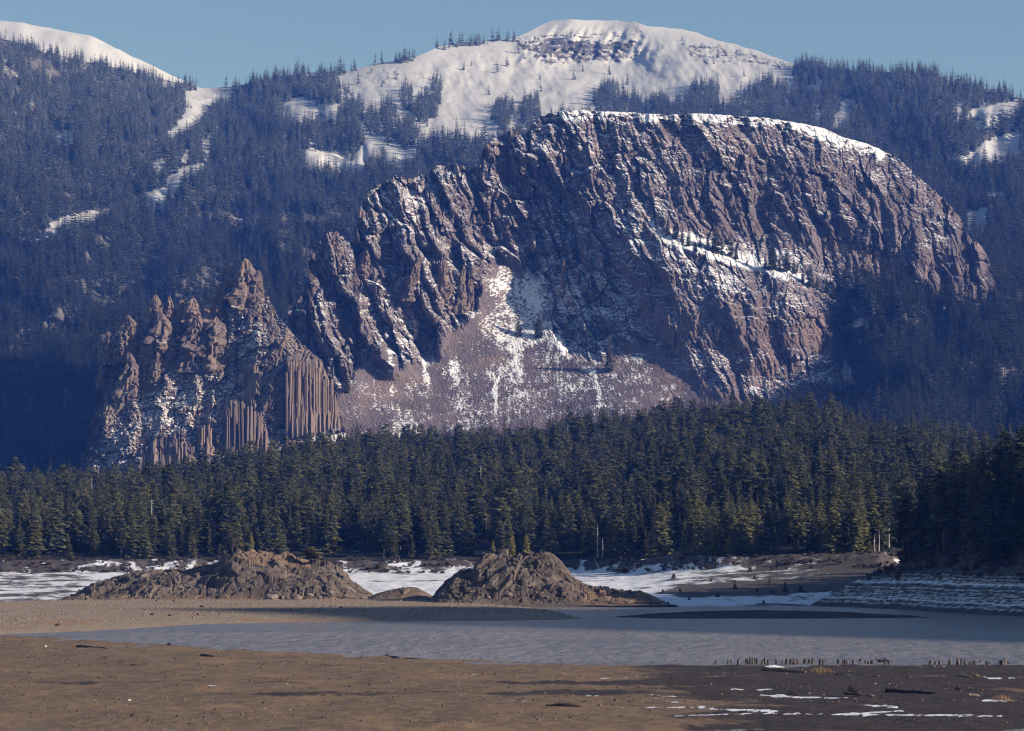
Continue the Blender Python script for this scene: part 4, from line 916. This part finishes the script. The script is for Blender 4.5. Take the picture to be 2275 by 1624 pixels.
for k, (x, yt, yb, sh, lb) in enumerate([(1467, 1112, 1232, 'broad', 'olive pine at the left end of the right bank wood'), (1521, 1146, 1236, 'pointed', 'dark pointed pine on the bank left of the snow chute'), (1553, 1122, 1232, 'shaggy', 'tall thin-crowned pine beside the snow chute'), (1591, 1132, 1230, 'broad', 'yellow-green pine just right of the snow chute'),
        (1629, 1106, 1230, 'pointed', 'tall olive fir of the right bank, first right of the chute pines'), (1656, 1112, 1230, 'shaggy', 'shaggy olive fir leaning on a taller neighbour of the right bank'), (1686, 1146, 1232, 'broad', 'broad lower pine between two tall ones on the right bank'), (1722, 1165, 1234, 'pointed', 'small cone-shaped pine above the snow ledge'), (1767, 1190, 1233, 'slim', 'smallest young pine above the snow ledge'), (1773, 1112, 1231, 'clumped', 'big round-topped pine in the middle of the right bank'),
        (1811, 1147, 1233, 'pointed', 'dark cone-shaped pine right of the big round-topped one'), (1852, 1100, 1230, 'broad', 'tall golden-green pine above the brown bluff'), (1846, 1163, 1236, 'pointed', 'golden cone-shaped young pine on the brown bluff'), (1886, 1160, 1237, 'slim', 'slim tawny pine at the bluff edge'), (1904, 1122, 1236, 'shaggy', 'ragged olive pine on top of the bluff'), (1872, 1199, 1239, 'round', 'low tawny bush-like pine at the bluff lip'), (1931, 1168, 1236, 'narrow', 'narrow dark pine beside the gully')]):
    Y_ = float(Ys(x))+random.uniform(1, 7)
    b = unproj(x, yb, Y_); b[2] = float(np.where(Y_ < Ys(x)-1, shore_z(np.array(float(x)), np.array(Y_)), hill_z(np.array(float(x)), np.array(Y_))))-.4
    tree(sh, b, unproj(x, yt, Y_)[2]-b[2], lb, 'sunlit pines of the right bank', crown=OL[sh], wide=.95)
# young pines on the islands, gold sunlight painted into their needles
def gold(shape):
    me = CROWN[shape].copy(); me.materials[0] = M['leaf_lit_gold']; return me
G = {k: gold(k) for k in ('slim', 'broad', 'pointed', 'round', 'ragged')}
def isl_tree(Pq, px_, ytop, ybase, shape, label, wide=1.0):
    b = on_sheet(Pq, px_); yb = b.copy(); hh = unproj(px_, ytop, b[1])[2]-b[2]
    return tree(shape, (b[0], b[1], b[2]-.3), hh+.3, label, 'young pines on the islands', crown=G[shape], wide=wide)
isl_tree(PI2, 1095, 1199, 1229, 'broad', 'small golden pine, leftmost on the steep island top', .95)
isl_tree(PI2, 1137, 1188, 1230, 'broad', 'golden pine in the middle of the steep island top', .85)
isl_tree(PI2, 1170, 1186, 1231, 'broad', 'largest golden pine, near the brow of the steep island', 1.0)
isl_tree(PI2, 1201, 1221, 1236, 'broad', 'tiny golden sapling right of the tall island pine', 1.1)
isl_tree(PI1, 561, 1183, 1223, 'broad', 'lone yellow-green pine on the summit of the long island', 1.0)
b = on_sheet(PI1, 693); t = thing('round_bush', 'rounded green juniper bush on the right shoulder of the long island', 'bush', (b[0], b[1], b[2]-.2), .5, None, (.9, .9, .26))
link('crown', G['round'], t); link('trunk', TRUNK['round'], t)
def bare_shrub(px_, h, seed, label, Pq=None, loc=None, name='bare_shrub', mat='twig', n=9):
    r = random.Random(seed); parts = []
    for k in range(n):
        a = r.uniform(0, 6.28); L = h*r.uniform(.5, 1); sx, sy = math.cos(a)*r.uniform(.05, .35)*L, math.sin(a)*r.uniform(.05, .35)*L
        pts = [(0, 0, -.2), (sx*.4, sy*.4, L*.5), (sx, sy, L)]; parts.append(tube(pts, [.09, .06, .015], 5))
        for q_ in range(3):
            f = r.uniform(.4, .9); c = np.array([sx*f, sy*f, L*f]); parts.append(tube([c, c+np.array([r.uniform(-.3, .3), r.uniform(-.3, .3), .35])*L*.5], [.04, .01], 4))
    v_, f_ = join(parts); b = on_sheet(Pq, px_) if Pq is not None else loc
    return single(name, mesh_from(name, v_, tidy(f_), M[mat]), label, 'shrub', b)
bare_shrub(519, 6, 1, 'leafless grey shrub at the left brow of the long island', PI1)
bare_shrub(531, 3.5, 2, 'low leafless twigs beside the taller bare shrub', PI1)

# dead trees
def snag(px_, ytop, ybase, Y_, label, seed, mat='snag', branches=7, group='dead trees', reach=.14, zb=None):
    b = unproj(px_, ybase, Y_); t_ = unproj(px_, ytop, Y_)
    if zb is not None: b[2] = zb
    h = t_[2]-b[2]; r = random.Random(seed)
    t = thing('dead_tree', label, 'tree', b, 0, group)
    v_, f_ = tube([(0, 0, -.5), (r.uniform(-.2, .2), 0, h*.5), (r.uniform(-.3, .3), 0, h)], [.27, .2, .05], 7)
    link('trunk', mesh_from('trunk', v_, tidy(f_), M[mat]), t)
    for k in range(branches):
        f = r.uniform(.45, .97); a = r.uniform(0, 6.28); L = h*reach*(1.25-f)*r.uniform(.6, 1.3)
        v_, f_ = tube([(0, 0, h*f), (math.cos(a)*L*.6, math.sin(a)*L*.6, h*f+L*.1), (math.cos(a)*L, math.sin(a)*L, h*f+L*.35)], [.1, .07, .02], 5)
        link('branch', mesh_from('branch', v_, tidy(f_), M[mat]), t)
    return t
for k, a in enumerate([(1328, 1165, 1238, 1236, 'tall white bare trunk standing on the far bank'), (1339, 1195, 1238, 1240, 'thin grey bare trunk beside the tall white one'), (1262, 940, 1010, 1840, 'white bare trunk rising at the forest skyline'), (204, 1054, 1090, 1560, 'pale bare trunk in the forest at the far left'),
                       (337, 1108, 1150, 1400, 'branchy bleached dead tree in the lower left forest'), (1623, 922, 966, 1850, 'white dead trunk high in the right forest'), (1656, 1040, 1070, 1450, 'short bleached snag halfway up the right forest'), (1068, 1034, 1062, 1480, 'forked dead treetop above the steep island'),
                       (1953, 1176, 1222, 1100, 'pale birch-like trunk at the gully'), (1975, 1149, 1214, 1100, 'tall thin pale trunk right of the gully'), (1943, 1185, 1222, 1098, 'shorter pale trunk left in the gully')]):
    snag(a[0], a[1], a[2], a[3], a[4], 400+k, branches=12 if k in (4, 7) else 6, reach=.35 if k in (4, 7) else .14)
RED = CROWN['slim'].copy(); RED.materials[0] = M['leaf_red']
for x, yt, yb, Y_, lb in ((939, 1112, 1176, 1300, 'rust-red dead conifer above the low mound'), (619, 1140, 1182, 1320, 'rust-red dead conifer above the bush of the long island')):
    b = unproj(x, yb, Y_); b[2] = hill_z(np.array(x), np.array(Y_)); tree('slim', b, unproj(x, yt, Y_)[2]-b[2], lb, 'red dead conifers', crown=RED, wide=.8)

# pines on the butte ledge and talus
def near_butte(x, y):
    k = np.unravel_index(np.argmin((PXB-x)**2+(PYB-y)**2), PXB.shape); return PB[k]
spots = [(1470, 500, 30), (1484, 522, 44), (1500, 530, 40), (1516, 538, 52), (1530, 548, 38), (1556, 548, 30), (1572, 556, 44), (1590, 562, 62), (1604, 566, 50), (1622, 572, 60), (1636, 576, 36), (1700, 596, 40), (1716, 600, 58), (1732, 602, 50), (1748, 606, 62), (1764, 606, 44),
         (1783, 630, 40), (1800, 636, 52), (1816, 644, 44), (1836, 652, 40), (1852, 664, 50), (1868, 668, 46), (1545, 560, 26), (1660, 590, 24)]
for k, (x, y, hp) in enumerate(spots):
    b = near_butte(x, y); hh = hp*b[1]/FOC
    tree(['pointed', 'narrow', 'broad', 'slim', 'ragged'][k % 5], (b[0], b[1], b[2]-1), hh, '%s pine on the snowy butte ledge, %s from the left' % ('tall' if hp > 45 else 'small', (ordw+['twenty-first', 'twenty-second', 'twenty-third', 'twenty-fourth'])[sorted(range(len(spots)), key=lambda q_: spots[q_][0]).index(k)]), 'pines on the butte ledge')
for x, y, hp, sh, lb in ((1152, 746, 62, 'narrow', 'single pine on upper talus snow, left of its neighbour'), (1198, 750, 54, 'broad', 'single pine on the upper talus, right of its neighbour'), (1354, 826, 84, 'narrow', 'tallest pine alone on the talus beside a snow streak'), (772, 872, 40, 'broad', 'bushy pine at the corner between pinnacle and talus')):
    b = near_butte(x, y); tree(sh, (b[0], b[1], b[2]-1), hp*b[1]/FOC, lb, 'pines on the talus')

# brush along the banks
V, T = [], []
r_b = np.random.default_rng(77)
for k in range(60):
    a = r_b.uniform(0, 6.28); L = r_b.uniform(.5, 1.1); e = np.array([math.cos(a)*L*.6, math.sin(a)*L*.6, L*r_b.uniform(.5, 1.0)]); w = np.array([-math.sin(a), math.cos(a), 0])*.07
    i = len(V); V += [e*.1-w, e*.1+w, e*.7+w*1.5, e]; T += [(i, i+1, i+2), (i, i+2, i+3)]
    c = e*r_b.uniform(.5, .9); i = len(V); V += [c, c+r_b.normal(0, .14, 3), c+r_b.normal(0, .14, 3)]; T.append((i, i+1, i+2))
brush_me = mesh_from('brush', np.array(V), np.array(T), M['twig'])
bx, by = rng.uniform(-330, 330, 9000), rng.uniform(1090, 1260, 9000); bp = W0/2+FOC*bx/by
dd = by-Ys(bp); okb = (dd > -30) & (dd < 8) & (fbm(bx/14, by/9, 3, 211)+rng.normal(0, .1, 9000) > -.02)
bx, by, bp = bx[okb], by[okb], bp[okb]
bz = np.where(by < Ys(bp)-1, shore_z(bp, by), hill_z(bp, by))
cx, cy_ = rng.uniform(95, 230, 9000), rng.uniform(780, 1080, 9000); cd2 = sdist(cx, cy_, SHORE); okc = (cd2 > 15) & (cd2 < 40) & (rng.random(9000) < smooth(13, 30, cd2))
cx, cy_ = cx[okc], cy_[okc]
forest('bank_brush', np.r_[np.c_[bx, by, bz-.05], np.c_[cx, cy_, prom_at(cx, cy_)-.05]], rng.uniform(.7, 2.3, len(bx)+len(cx)), [(brush_me, 1.0)])

# ================================================================== SHORE DETAILS
def stump_mesh(seed):
    r = np.random.default_rng(seed); seg, rings = 12, 6
    k = np.linspace(0, 1, rings)[:, None]; a = np.linspace(0, 2*math.pi, seg, endpoint=False)[None]
    rad = (1.15-.28*k+.35*(1-k)**4)*(1+.13*np.cos(a*5+r.uniform(0, 6))*(1-k*.6)+r.normal(0, .05, (rings, seg)))
    z = k*np.ones_like(a); z[-1] += r.uniform(-.10, .07, seg)
    V = np.stack([.5*rad*np.cos(a), .5*rad*np.sin(a), z], -1).reshape(-1, 3)
    i = np.arange(rings*seg).reshape(rings, seg); i2 = np.roll(i, -1, 1)
    F = np.stack([i[:-1], i2[:-1], i2[1:], i[1:]], -1).reshape(-1, 4)
    V = np.r_[V, [[0, 0, .93]]]; c = len(V)-1
    T = np.stack([i[-1], i2[-1], np.full(seg, c)], -1)
    return mesh_from('stump', V, [F, T], M['stump'])
SM = [stump_mesh(500+k) for k in range(7)]
row = [(132, 172, 200, 10), (144, 176, 200, 9), (226, 170, 197, 13), (242, 172, 196, 10), (292, 165, 205, 14), (345, 165, 200, 10), (360, 160, 200, 10), (375, 155, 200, 12), (392, 155, 200, 12), (408, 158, 198, 10), (420, 158, 195, 10), (460, 170, 205, 14), (482, 160, 200, 18), (500, 165, 205, 14), (556, 163, 198, 14),
       (595, 172, 195, 8), (628, 160, 200, 20), (655, 165, 200, 16), (680, 160, 200, 16), (700, 163, 200, 10), (714, 165, 198, 10), (755, 163, 195, 20), (785, 165, 192, 16), (808, 163, 195, 14), (862, 168, 205, 18), (882, 168, 205, 14), (905, 170, 190, 10), (990, 165, 195, 18), (1022, 162, 198, 14), (1040, 165, 198, 14),
       (1055, 172, 198, 12), (1092, 172, 200, 14), (1140, 165, 182, 20), (1176, 172, 193, 12), (1198, 178, 200, 14), (1220, 170, 197, 18), (1315, 178, 205, 16), (1340, 182, 203, 12), (1630, 175, 202, 22), (1660, 178, 200, 14), (1690, 178, 205, 16), (1763, 165, 203, 18), (1820, 162, 205, 18), (1840, 165, 203, 14), (1865, 175, 205, 12),
       (1895, 188, 205, 8), (1915, 180, 206, 12), (1932, 178, 206, 14), (1975, 172, 188, 14), (2020, 178, 205, 18), (2042, 182, 200, 10), (2125, 170, 203, 24), (2145, 165, 200, 18)]
tens = ordw+['twenty-'+w for w in ordw[:9]]; tens[19] = 'twentieth'
tens += ['thirtieth']+['thirty-'+w for w in ordw[:9]]+['fortieth']+['forty-'+w for w in ordw[:9]]+['fiftieth']+['fifty-'+w for w in ordw[:9]]
for k, (zx, zt, zb, zw) in enumerate(row):
    x, yt, yb, w = 1547+zx*.32, 1410.5+zt*.32, 1410.5+zb*.32, zw*.32
    p = flat(x, yb+1.0, 0.0); mpp = p[1]/FOC; h = (yb-yt)*mpp+.35
    o = single('tree_stump', SM[k % 7], '%s grey cut stump at the waterline, %s from the left of the row' % ('stout' if zw > 15 else ('short' if zb-zt < 26 else 'slender'), tens[k]), 'stump', (p[0], p[1], -.35), random.uniform(0, 6), 'cut stumps along the waterline', (w*mpp*1.35, w*mpp*1.35, h))
    o.rotation_euler = (random.uniform(-.05, .05), random.uniform(-.12, .12), random.uniform(0, 6))

def rootwad(label, p, w, h, seed, mat='darkwood', cat='driftwood', group='driftwood on the mudflat', n=13):
    r = random.Random(seed); parts = []
    t = thing('root_wad', label, cat, p, 0, group)
    v_, f_ = tube([(-w*.5, 0, .15*h), (-w*.1, .1, .3*h), (w*.25, 0, .25*h), (w*.5, -.1, .08*h)], [.05*h, .22*h, .2*h, .06*h], 8); link('log', mesh_from('log', v_, tidy(f_), M[mat]), t)
    for k in range(n):
        a = r.uniform(-.3, 3.44); L = r.uniform(.4, 1)*h; cx = r.uniform(-.35, .15)*w
        e = (cx+math.cos(a)*L*.8, r.uniform(-.4, .4)*h, .25*h+abs(math.sin(a))*L*.8)
        v_, f_ = tube([(cx, 0, .2*h), ((cx+e[0])/2+r.uniform(-.1, .1)*h, e[1]*.5, (.25*h+e[2])/2), e], [.09*h, .06*h, .015*h], 5)
        link('root', mesh_from('root', v_, tidy(f_), M[mat]), t)
    return t
def log(label, pa, pb, ra, rb, seed, mat='darkwood', name='driftwood_log', snow=False):
    r = random.Random(seed); pa, pb = A(pa), A(pb); L = np.linalg.norm(pb-pa); m = (pa+pb)/2
    pts = [pa+(pb-pa)*f+np.array([0, r.uniform(-.03, .03)*L*.3, r.uniform(-.2, .3)*ra]) for f in np.linspace(0, 1, 6)]
    t = thing(name, label, 'log', pa, 0, 'driftwood on the mudflat')
    v_, f_ = tube([p-pa for p in pts], np.linspace(ra, rb, 6)*[1, .95, 1.05, .95, 1, .8], 9)
    link('stem', mesh_from('stem', v_, tidy(f_), M[mat]), t)
    for k in range(3):
        f = r.uniform(.3, .95); c = (pb-pa)*f
        v_, f_ = tube([c, c+np.array([r.uniform(-.6, .6), r.uniform(-.2, .2), r.uniform(.4, 1.1)])*max(ra*2.4, .35)], [rb*.6, rb*.15], 5); link('branch_stub', mesh_from('branch_stub', v_, tidy(f_), M[mat]), t)
    if snow:
        c = pts[0]-pa; v_, f_ = tube([c+np.array([-.2, 0, ra*.35]), c+np.array([1.5, 0, ra*.75]), c+np.array([3.2, 0, ra*.5])], [ra*.4, ra*.7, ra*.15], 8); link('snow_cover', mesh_from('snow_cover', v_, tidy(f_), M['snow']), t)
    return t
def gp(x, y): return on(Pmud, x, y)
def lg(label, x0, y0, x1, y1, r0, r1, seed, **k):
    a, b = gp(x0, y0), gp(x1, y1); a[2] += r0*.6; b[2] += r1*.6; return log(label, a, b, r0, r1, seed, **k)
lg('black log stranded at the near water edge', 797, 1455, 884, 1463, .38, .25, 1)
lg('brown log with a snow-covered butt end near the stump row', 1696, 1490, 1790, 1494, .36, .2, 2, mat='wood', snow=True)
lg('long dark log lying on the right mudflat', 1969, 1538, 2078, 1544, .28, .16, 3)
lg('short driftwood log beside the icy puddle', 2126, 1502, 2160, 1507, .25, .15, 4, mat='wood')
lg('low dark branch on the left mudflat', 447, 1457, 476, 1459, .2, .1, 5)
lg('thin grey log trailing from the snowy log end', 1860, 1498, 1950, 1503, .16, .1, 6, mat='wood')
lg('small yellowish log end on the right mudflat', 2152, 1545, 2178, 1548, .22, .14, 7, mat='wood')
lg('thin dark stick lying beyond the pebble band', 292, 1478, 360, 1480, .10, .06, 8)
lg('dark flotsam log left on the upper mudflat', 172, 1437, 238, 1441, .25, .1, 9)
lg('dark log at the water edge right of the black one', 900, 1464, 940, 1465, .14, .1, 10)
rootwad('dark tangled root wad at the snow streaks near the lower edge', gp(1250, 1568), 4.2, 1.0, 21)
rootwad('dark upturned root beside the wide snow streak', gp(1764, 1549), 1.7, 1.25, 22, n=8)
rootwad('spiky dark root wad right of the wide snow streak', gp(1896, 1547), 2.3, 1.6, 23, n=18)
rootwad('small pale root stub right of the spiky root wad', gp(1933, 1549), 1.2, .8, 24, 'wood')
rootwad('broken brown root at the tip of the driftwood pile', gp(2165, 1505), 1.6, 1.0, 25, 'wood')
rootwad('dark root mass rising out of the water behind the stumps', flat(1966, 1471, 0)+np.array([0, 0, -.1]), 2.6, 1.1, 26, n=16)
rootwad('dark root mass at the far right end of the stump row', flat(2232, 1474, 0)+np.array([0, 0, -.1]), 1.8, 1.2, 27, n=14)
rootwad('forked upright root on the dark mud', gp(2128, 1534), .9, .9, 28)
rootwad('dark stump root at the near water edge', gp(375, 1434), 1.1, .75, 29)
# dry grass hummock
def hummock(label, p, L, h, seed):
    r = random.Random(seed); parts = []
    for k in range(420):
        x = r.gauss(0, .24)*L; y = r.gauss(0, .6); hh = h*math.exp(-(x/(L*.42))**2)*r.uniform(.5, 1.1)
        a = r.uniform(0, 6.28); w = .06; lx = r.uniform(-.35, .35)
        v_ = np.array([(x, y, -.1), (x+w*math.cos(a), y+w*math.sin(a), -.1), (x+lx, y+r.uniform(-.2, .2), hh)]); parts.append((v_, np.array([(0, 1, 2)])))
    v_, f_ = join(parts); return single('dry_grass_clump', mesh_from('dry_grass_clump', v_, tidy(f_), M['drygrass']), label, 'grass', p)
hummock('tan dry grass clump behind the snowy log', gp(1825, 1495), 5.0, 1.0, 31)
hummock('tan dry grass at the edge of the lower puddle', gp(2225, 1556), 3.5, .8, 32)
# stones
def rock_mesh(seed, mat, flatn=.7):
    r = np.random.default_rng(seed); seg, rings = 12, 8
    th = np.linspace(.02, math.pi-.02, rings)[:, None]; a = np.linspace(0, 2*math.pi, seg, endpoint=False)[None]
    rr = .5*(1+.30*fbm(np.cos(a)*np.sin(th)*1.3+seed, np.sin(a)*np.sin(th)*1.3+np.cos(th)*1.7, 3, seed)*1.5)
    V = np.stack([rr*np.sin(th)*np.cos(a), rr*np.sin(th)*np.sin(a), flatn*rr*np.cos(th)+0*a], -1).reshape(-1, 3)
    i = np.arange(rings*seg).reshape(rings, seg); i2 = np.roll(i, -1, 1)
    F = np.stack([i[:-1], i[1:], i2[1:], i2[:-1]], -1).reshape(-1, 4)
    return mesh_from('stone', V, F, mat)
RS = [rock_mesh(600+k, M['stone']) for k in range(6)]; RP = [rock_mesh(620+k, M['palestone'], .6) for k in range(2)]; RD = [rock_mesh(640+k, M['darkwood']) for k in range(3)]
def stone(me, p, s_, label, group, name='boulder', cat='rock'):
    return single(name, me, label, cat, (p[0], p[1], p[2]+s_*.12), random.uniform(0, 6), group, (s_, s_*random.uniform(.7, 1), s_*random.uniform(.7, .95)))
for k, (x, y, w, kind, lb) in enumerate([(286, 1555, 9, RP, 'pale pinkish boulder on the lower left mudflat'), (150, 1549, 4, RD, 'small dark stone left of the pale boulder'), (210, 1554, 3.5, RP, 'small pale stone just left of the pale boulder'), (101, 1439, 8, RP, 'pale stone near the upper left water edge'), (610, 1576, 4, RS, 'small round stone on the lower mudflat'), (645, 1577, 3.5, RP, 'small pale stone beside the round one'),
                                         (588, 1576, 3.5, RP, 'tiny whitish stone left of the round one'), (236, 1462, 7, RD, 'dark lump of sod on the left mudflat'), (638, 1519, 4, RP, 'pale stone by the thin snow streaks'), (1022, 1545, 6, RS, 'tan stone above the long snow streak'), (86, 1465, 5, RD, 'small dark stone on the far left mudflat'), (1945, 1520, 4.5, RP, 'white snow-capped stone left on the dark mud'), (1976, 1519, 4, RP, 'white snow-capped stone right of its twin'),
                                         (1798, 1541, 5, RP, 'snowy stone beside the dark upturned root'), (1830, 1544, 5, RP, 'snowy stone between two roots'), (2182, 1541, 5, RS, 'brown stone near the right puddle'), (2170, 1552, 4, RS, 'small brown stone below the brown one')]):
    p = gp(x, y); stone(kind[k % len(kind)], p, w*p[1]/FOC*1.2, lb, 'stones on the mudflat')
for k, (x, y, w, kind, lb) in enumerate([(127, 1388, 9, RD, 'dark boulder on the gravel bar at far left'), (448, 1349, 9, RD, 'dark flat rock on the gravel bar below the long island'), (758, 1350, 7, RD, 'dark rock on the gravel bar near its shaded part'), (347, 1336, 6, RD, 'small dark block in front of the long island, left of two'), (386, 1336, 6, RD, 'small dark block in front of the long island, right of two'), (338, 1391, 9, RD, 'dark boulder at the waterline of the gravel bar'), (377, 1392, 7, RD, 'dark stone in the shallows right of the waterline boulder'), (440, 1390, 6, RD, 'small dark stone in the shallows off the gravel bar')]):
    p = on(Pbar, x, y); p[2] = max(p[2], -.1); stone(kind[k % 3], p, w*p[1]/FOC*1.2, lb, 'dark rocks on the gravel bar')
for k, (x, y, w, lb) in enumerate([(605, 1334, 30, 'low dark outcrop at the foot of the long island, leftmost'), (662, 1330, 24, 'blocky dark outcrop at the foot of the long island'), (690, 1324, 20, 'taller dark rock beside the blocky outcrop'), (640, 1334, 16, 'flat dark rock between two outcrops'), (712, 1330, 14, 'rounded rock right of the taller dark rock'), (770, 1326, 12, 'small rock below the cliff end of the long island'), (735, 1318, 14, 'light boulder under the cliff of the long island'), (585, 1337, 16, 'thin dark ledge rock on the gravel bar edge')]):
    p = on_sheet(PI1, x, min(y, 1332)); p = np.array([p[0], p[1]-3, p[2]]); stone(RS[k % 6], p, w*p[1]/FOC, lb, 'rocks at the foot of the long island')
for k, (x, y, w, lb) in enumerate([(1130, 1325, 16, 'large block at the foot of the steep island, middle'), (1085, 1328, 12, 'grey block left of the middle one below the steep island'), (1175, 1322, 14, 'tilted slab right of the middle block'), (1215, 1330, 10, 'small block below the right slope of the steep island'), (1015, 1326, 10, 'rock in the shade at the left foot of the steep island'), (1270, 1310, 12, 'block at the start of the orange spit'), (1380, 1318, 9, 'dark rock on the orange spit, leftmost'), (1400, 1313, 10, 'dark rock on the orange spit, topmost'), (1420, 1322, 9, 'dark rock near the end of the orange spit'), (1445, 1331, 8, 'dark rock at the tip of the orange spit')]):
    p = on_sheet(PI2, x, y); stone(RS[(k+2) % 6], p, w*p[1]/FOC, lb, 'rocks of the steep island')
def scatter_rocks(name, Pq, n, smin, smax, wfun, mat):
    """many small stones joined into one object"""
    w = wfun(Pq)[:-1, :-1]; e1 = np.abs((Pq[1:, :-1, 1]-Pq[:-1, :-1, 1])*(Pq[:-1, 1:, 0]-Pq[:-1, :-1, 0])); w = np.clip(w, 0, None)*e1
    c = rng.choice(w.size, n, p=(w/w.sum()).ravel()); j, i = np.divmod(c, Pq.shape[1]-1)
    p = bil(Pq, j+rng.random(n), i+rng.random(n))
    base = A([(-.5, -.4, -.2), (.5, -.45, -.2), (.45, .5, -.2), (-.45, .45, -.2), (-.3, -.25, .35), (.28, -.3, .42), (.25, .28, .38), (-.3, .3, .3)])
    F = A([(0, 1, 5, 4), (1, 2, 6, 5), (2, 3, 7, 6), (3, 0, 4, 7), (4, 5, 6, 7)]).astype(int)
    s_ = smin*(smax/smin)**(rng.random(n)**2.2); a = rng.uniform(0, 6.28, n); V = base[None]*s_[:, None, None]*rng.uniform(.7, 1.3, (n, 1, 3))+rng.normal(0, .07, (n, 8, 3))*s_[:, None, None]
    ca, sa = np.cos(a)[:, None], np.sin(a)[:, None]
    V = np.stack([V[..., 0]*ca-V[..., 1]*sa, V[..., 0]*sa+V[..., 1]*ca, V[..., 2]], -1)+p[:, None]
    F = (F[None]+8*np.arange(n)[:, None, None]).reshape(-1, 4)
    return link(name, mesh_from(name, V.reshape(-1, 3), F, mat), kind='stuff')
scatter_rocks('bar_gravel', Pbar, 9000, .18, .75, lambda Q: (Q[..., 2] > .1)*(.2+smooth(-.1, .3, fbm(Q[..., 0]/16, Q[..., 1]/30, 3, 701))), M['stone'])
scatter_rocks('dark_gravel', Pdk, 1500, .15, .5, lambda Q: (Q[..., 2] > .1)*1.0, M['darkwood'])
scatter_rocks('mud_gravel', Pmud, 9000, .08, .42, lambda Q: (Q[..., 2] > .05)*(Q[..., 1] > 320)*(.1+smooth(0, .35, fbm(Q[..., 0]/20, Q[..., 1]/16, 3, 702))), M['sod'])
scatter_rocks('island_rubble', PI1, 1300, .25, 1.5, lambda Q: (Q[..., 2] > .7)*(Q[..., 1] < 1032)*(.1+(Q[..., 2] < 5)*smooth(-.1, .3, fbm(Q[..., 0]/14, Q[..., 1]/20, 3, 703))), M['island'])
scatter_rocks('island_rubble', PI2, 1100, .25, 1.4, lambda Q: (Q[..., 2] > .7)*(Q[..., 1] < 977)*(.1+(Q[..., 2] < 6)*smooth(-.1, .3, fbm(Q[..., 0]/14, Q[..., 1]/20, 3, 704))), M['island'])
# stumps on the snowy flat
for k, (zx, zy, s_) in enumerate([(115, 1168, 28), (610, 1172, 24), (490, 1232, 28), (705, 1198, 22), (800, 1252, 34), (900, 1252, 36), (160, 1250, 26), (390, 1282, 24), (720, 1260, 22), (580, 1130, 30), (350, 1188, 18), (625, 1250, 16), (490, 1196, 18), (800, 1210, 18), (670, 1322, 18), (1045, 1250, 16), (50, 1255, 18), (215, 1300, 18)]):
    x, y = 1456+zx*.36, 864.5+zy*.36
    i = np.unravel_index(np.argmin((proj(Pw)[0]-x)**2+(proj(Pw)[1]-y)**2), PXs.shape); p = Pw[i]; m = p[1]/FOC*.36*s_
    order = tens[[115, 610, 490, 705, 800, 900, 160, 390, 720, 580, 350, 625, 490.5, 800.5, 670, 1045, 50, 215].__len__() and sorted([115, 610, 490, 705, 800, 900, 160, 390, 720, 580, 350, 625, 490.5, 800.5, 670, 1045, 50, 215]).index([115, 610, 490, 705, 800, 900, 160, 390, 720, 580, 350, 625, 490.5, 800.5, 670, 1045, 50, 215][k])]
    t = thing('old_stump', 'dark rooty stump on the snowy flat, %s from the left' % order, 'stump', p, random.uniform(0, 6), 'dark stumps on the snowy flat', (m*.7, m*.7, m))
    st_ = link('stump_body', SM[k % 7].copy(), t); st_.data.materials[0] = M['darkwood']
    for q_ in range(4):
        a = q_*1.57+random.uniform(-.4, .4); v_, f_ = tube([(0, 0, .35), (math.cos(a)*.7, math.sin(a)*.7, .15), (math.cos(a)*1.1, math.sin(a)*1.1, -.1)], [.2, .13, .05], 5); link('root', mesh_from('root', v_, tidy(f_), M['darkwood']), t)
for k, (x0, y0, x1, y1, Y0, Y1, lb) in enumerate([(1320, 1239, 1331, 1263, 1238, 1208, 'pale leaning log on the far bank below the white trunk'), (1358, 1243, 1370, 1258, 1236, 1212, 'thin pale log lying on the far bank')]):
    a, b = unproj(x0, y0, Y0), unproj(x1, y1, Y1); v_, f_ = tube([a-a, (b-a)*.5, b-a], [.2, .24, .22], 6); single('fallen_log', mesh_from('fallen_log', v_, tidy(f_), M['snag']), lb, 'log', a)

# ================================================================== HAZE
zl, zh = -6.0, 1720.0
me = bpy.data.meshes.new('haze'); hx0, hx1, hy0, hy1 = -2600, 2600, -60, 18000
me.from_pydata([(hx0, hy0, zl), (hx1, hy0, zl), (hx1, hy1, zl), (hx0, hy1, zl), (hx0, hy0, zh), (hx1, hy0, zh), (hx1, hy1, zh), (hx0, hy1, zh)], [],
               [(3, 2, 1, 0), (4, 5, 6, 7), (0, 1, 5, 4), (1, 2, 6, 5), (2, 3, 7, 6), (3, 0, 4, 7)])
hm = bpy.data.materials.new('haze'); hm.use_nodes = True; hm.cycles.volume_sampling = 'DISTANCE'; hm.cycles.homogeneous_volume = True; hm.node_tree.nodes.clear()
ho = hm.node_tree.nodes.new('ShaderNodeOutputMaterial'); pv = hm.node_tree.nodes.new('ShaderNodeVolumePrincipled')
pv.inputs['Color'].default_value = (0.07, 0.23, 1.0, 1); pv.inputs['Absorption Color'].default_value = (1, 1, 1, 1); pv.inputs['Density'].default_value = 5.4e-5; pv.inputs['Anisotropy'].default_value = 0.0
hm.node_tree.links.new(pv.outputs[0], ho.inputs['Volume']); me.materials.append(hm)
link('haze', me, kind='stuff')
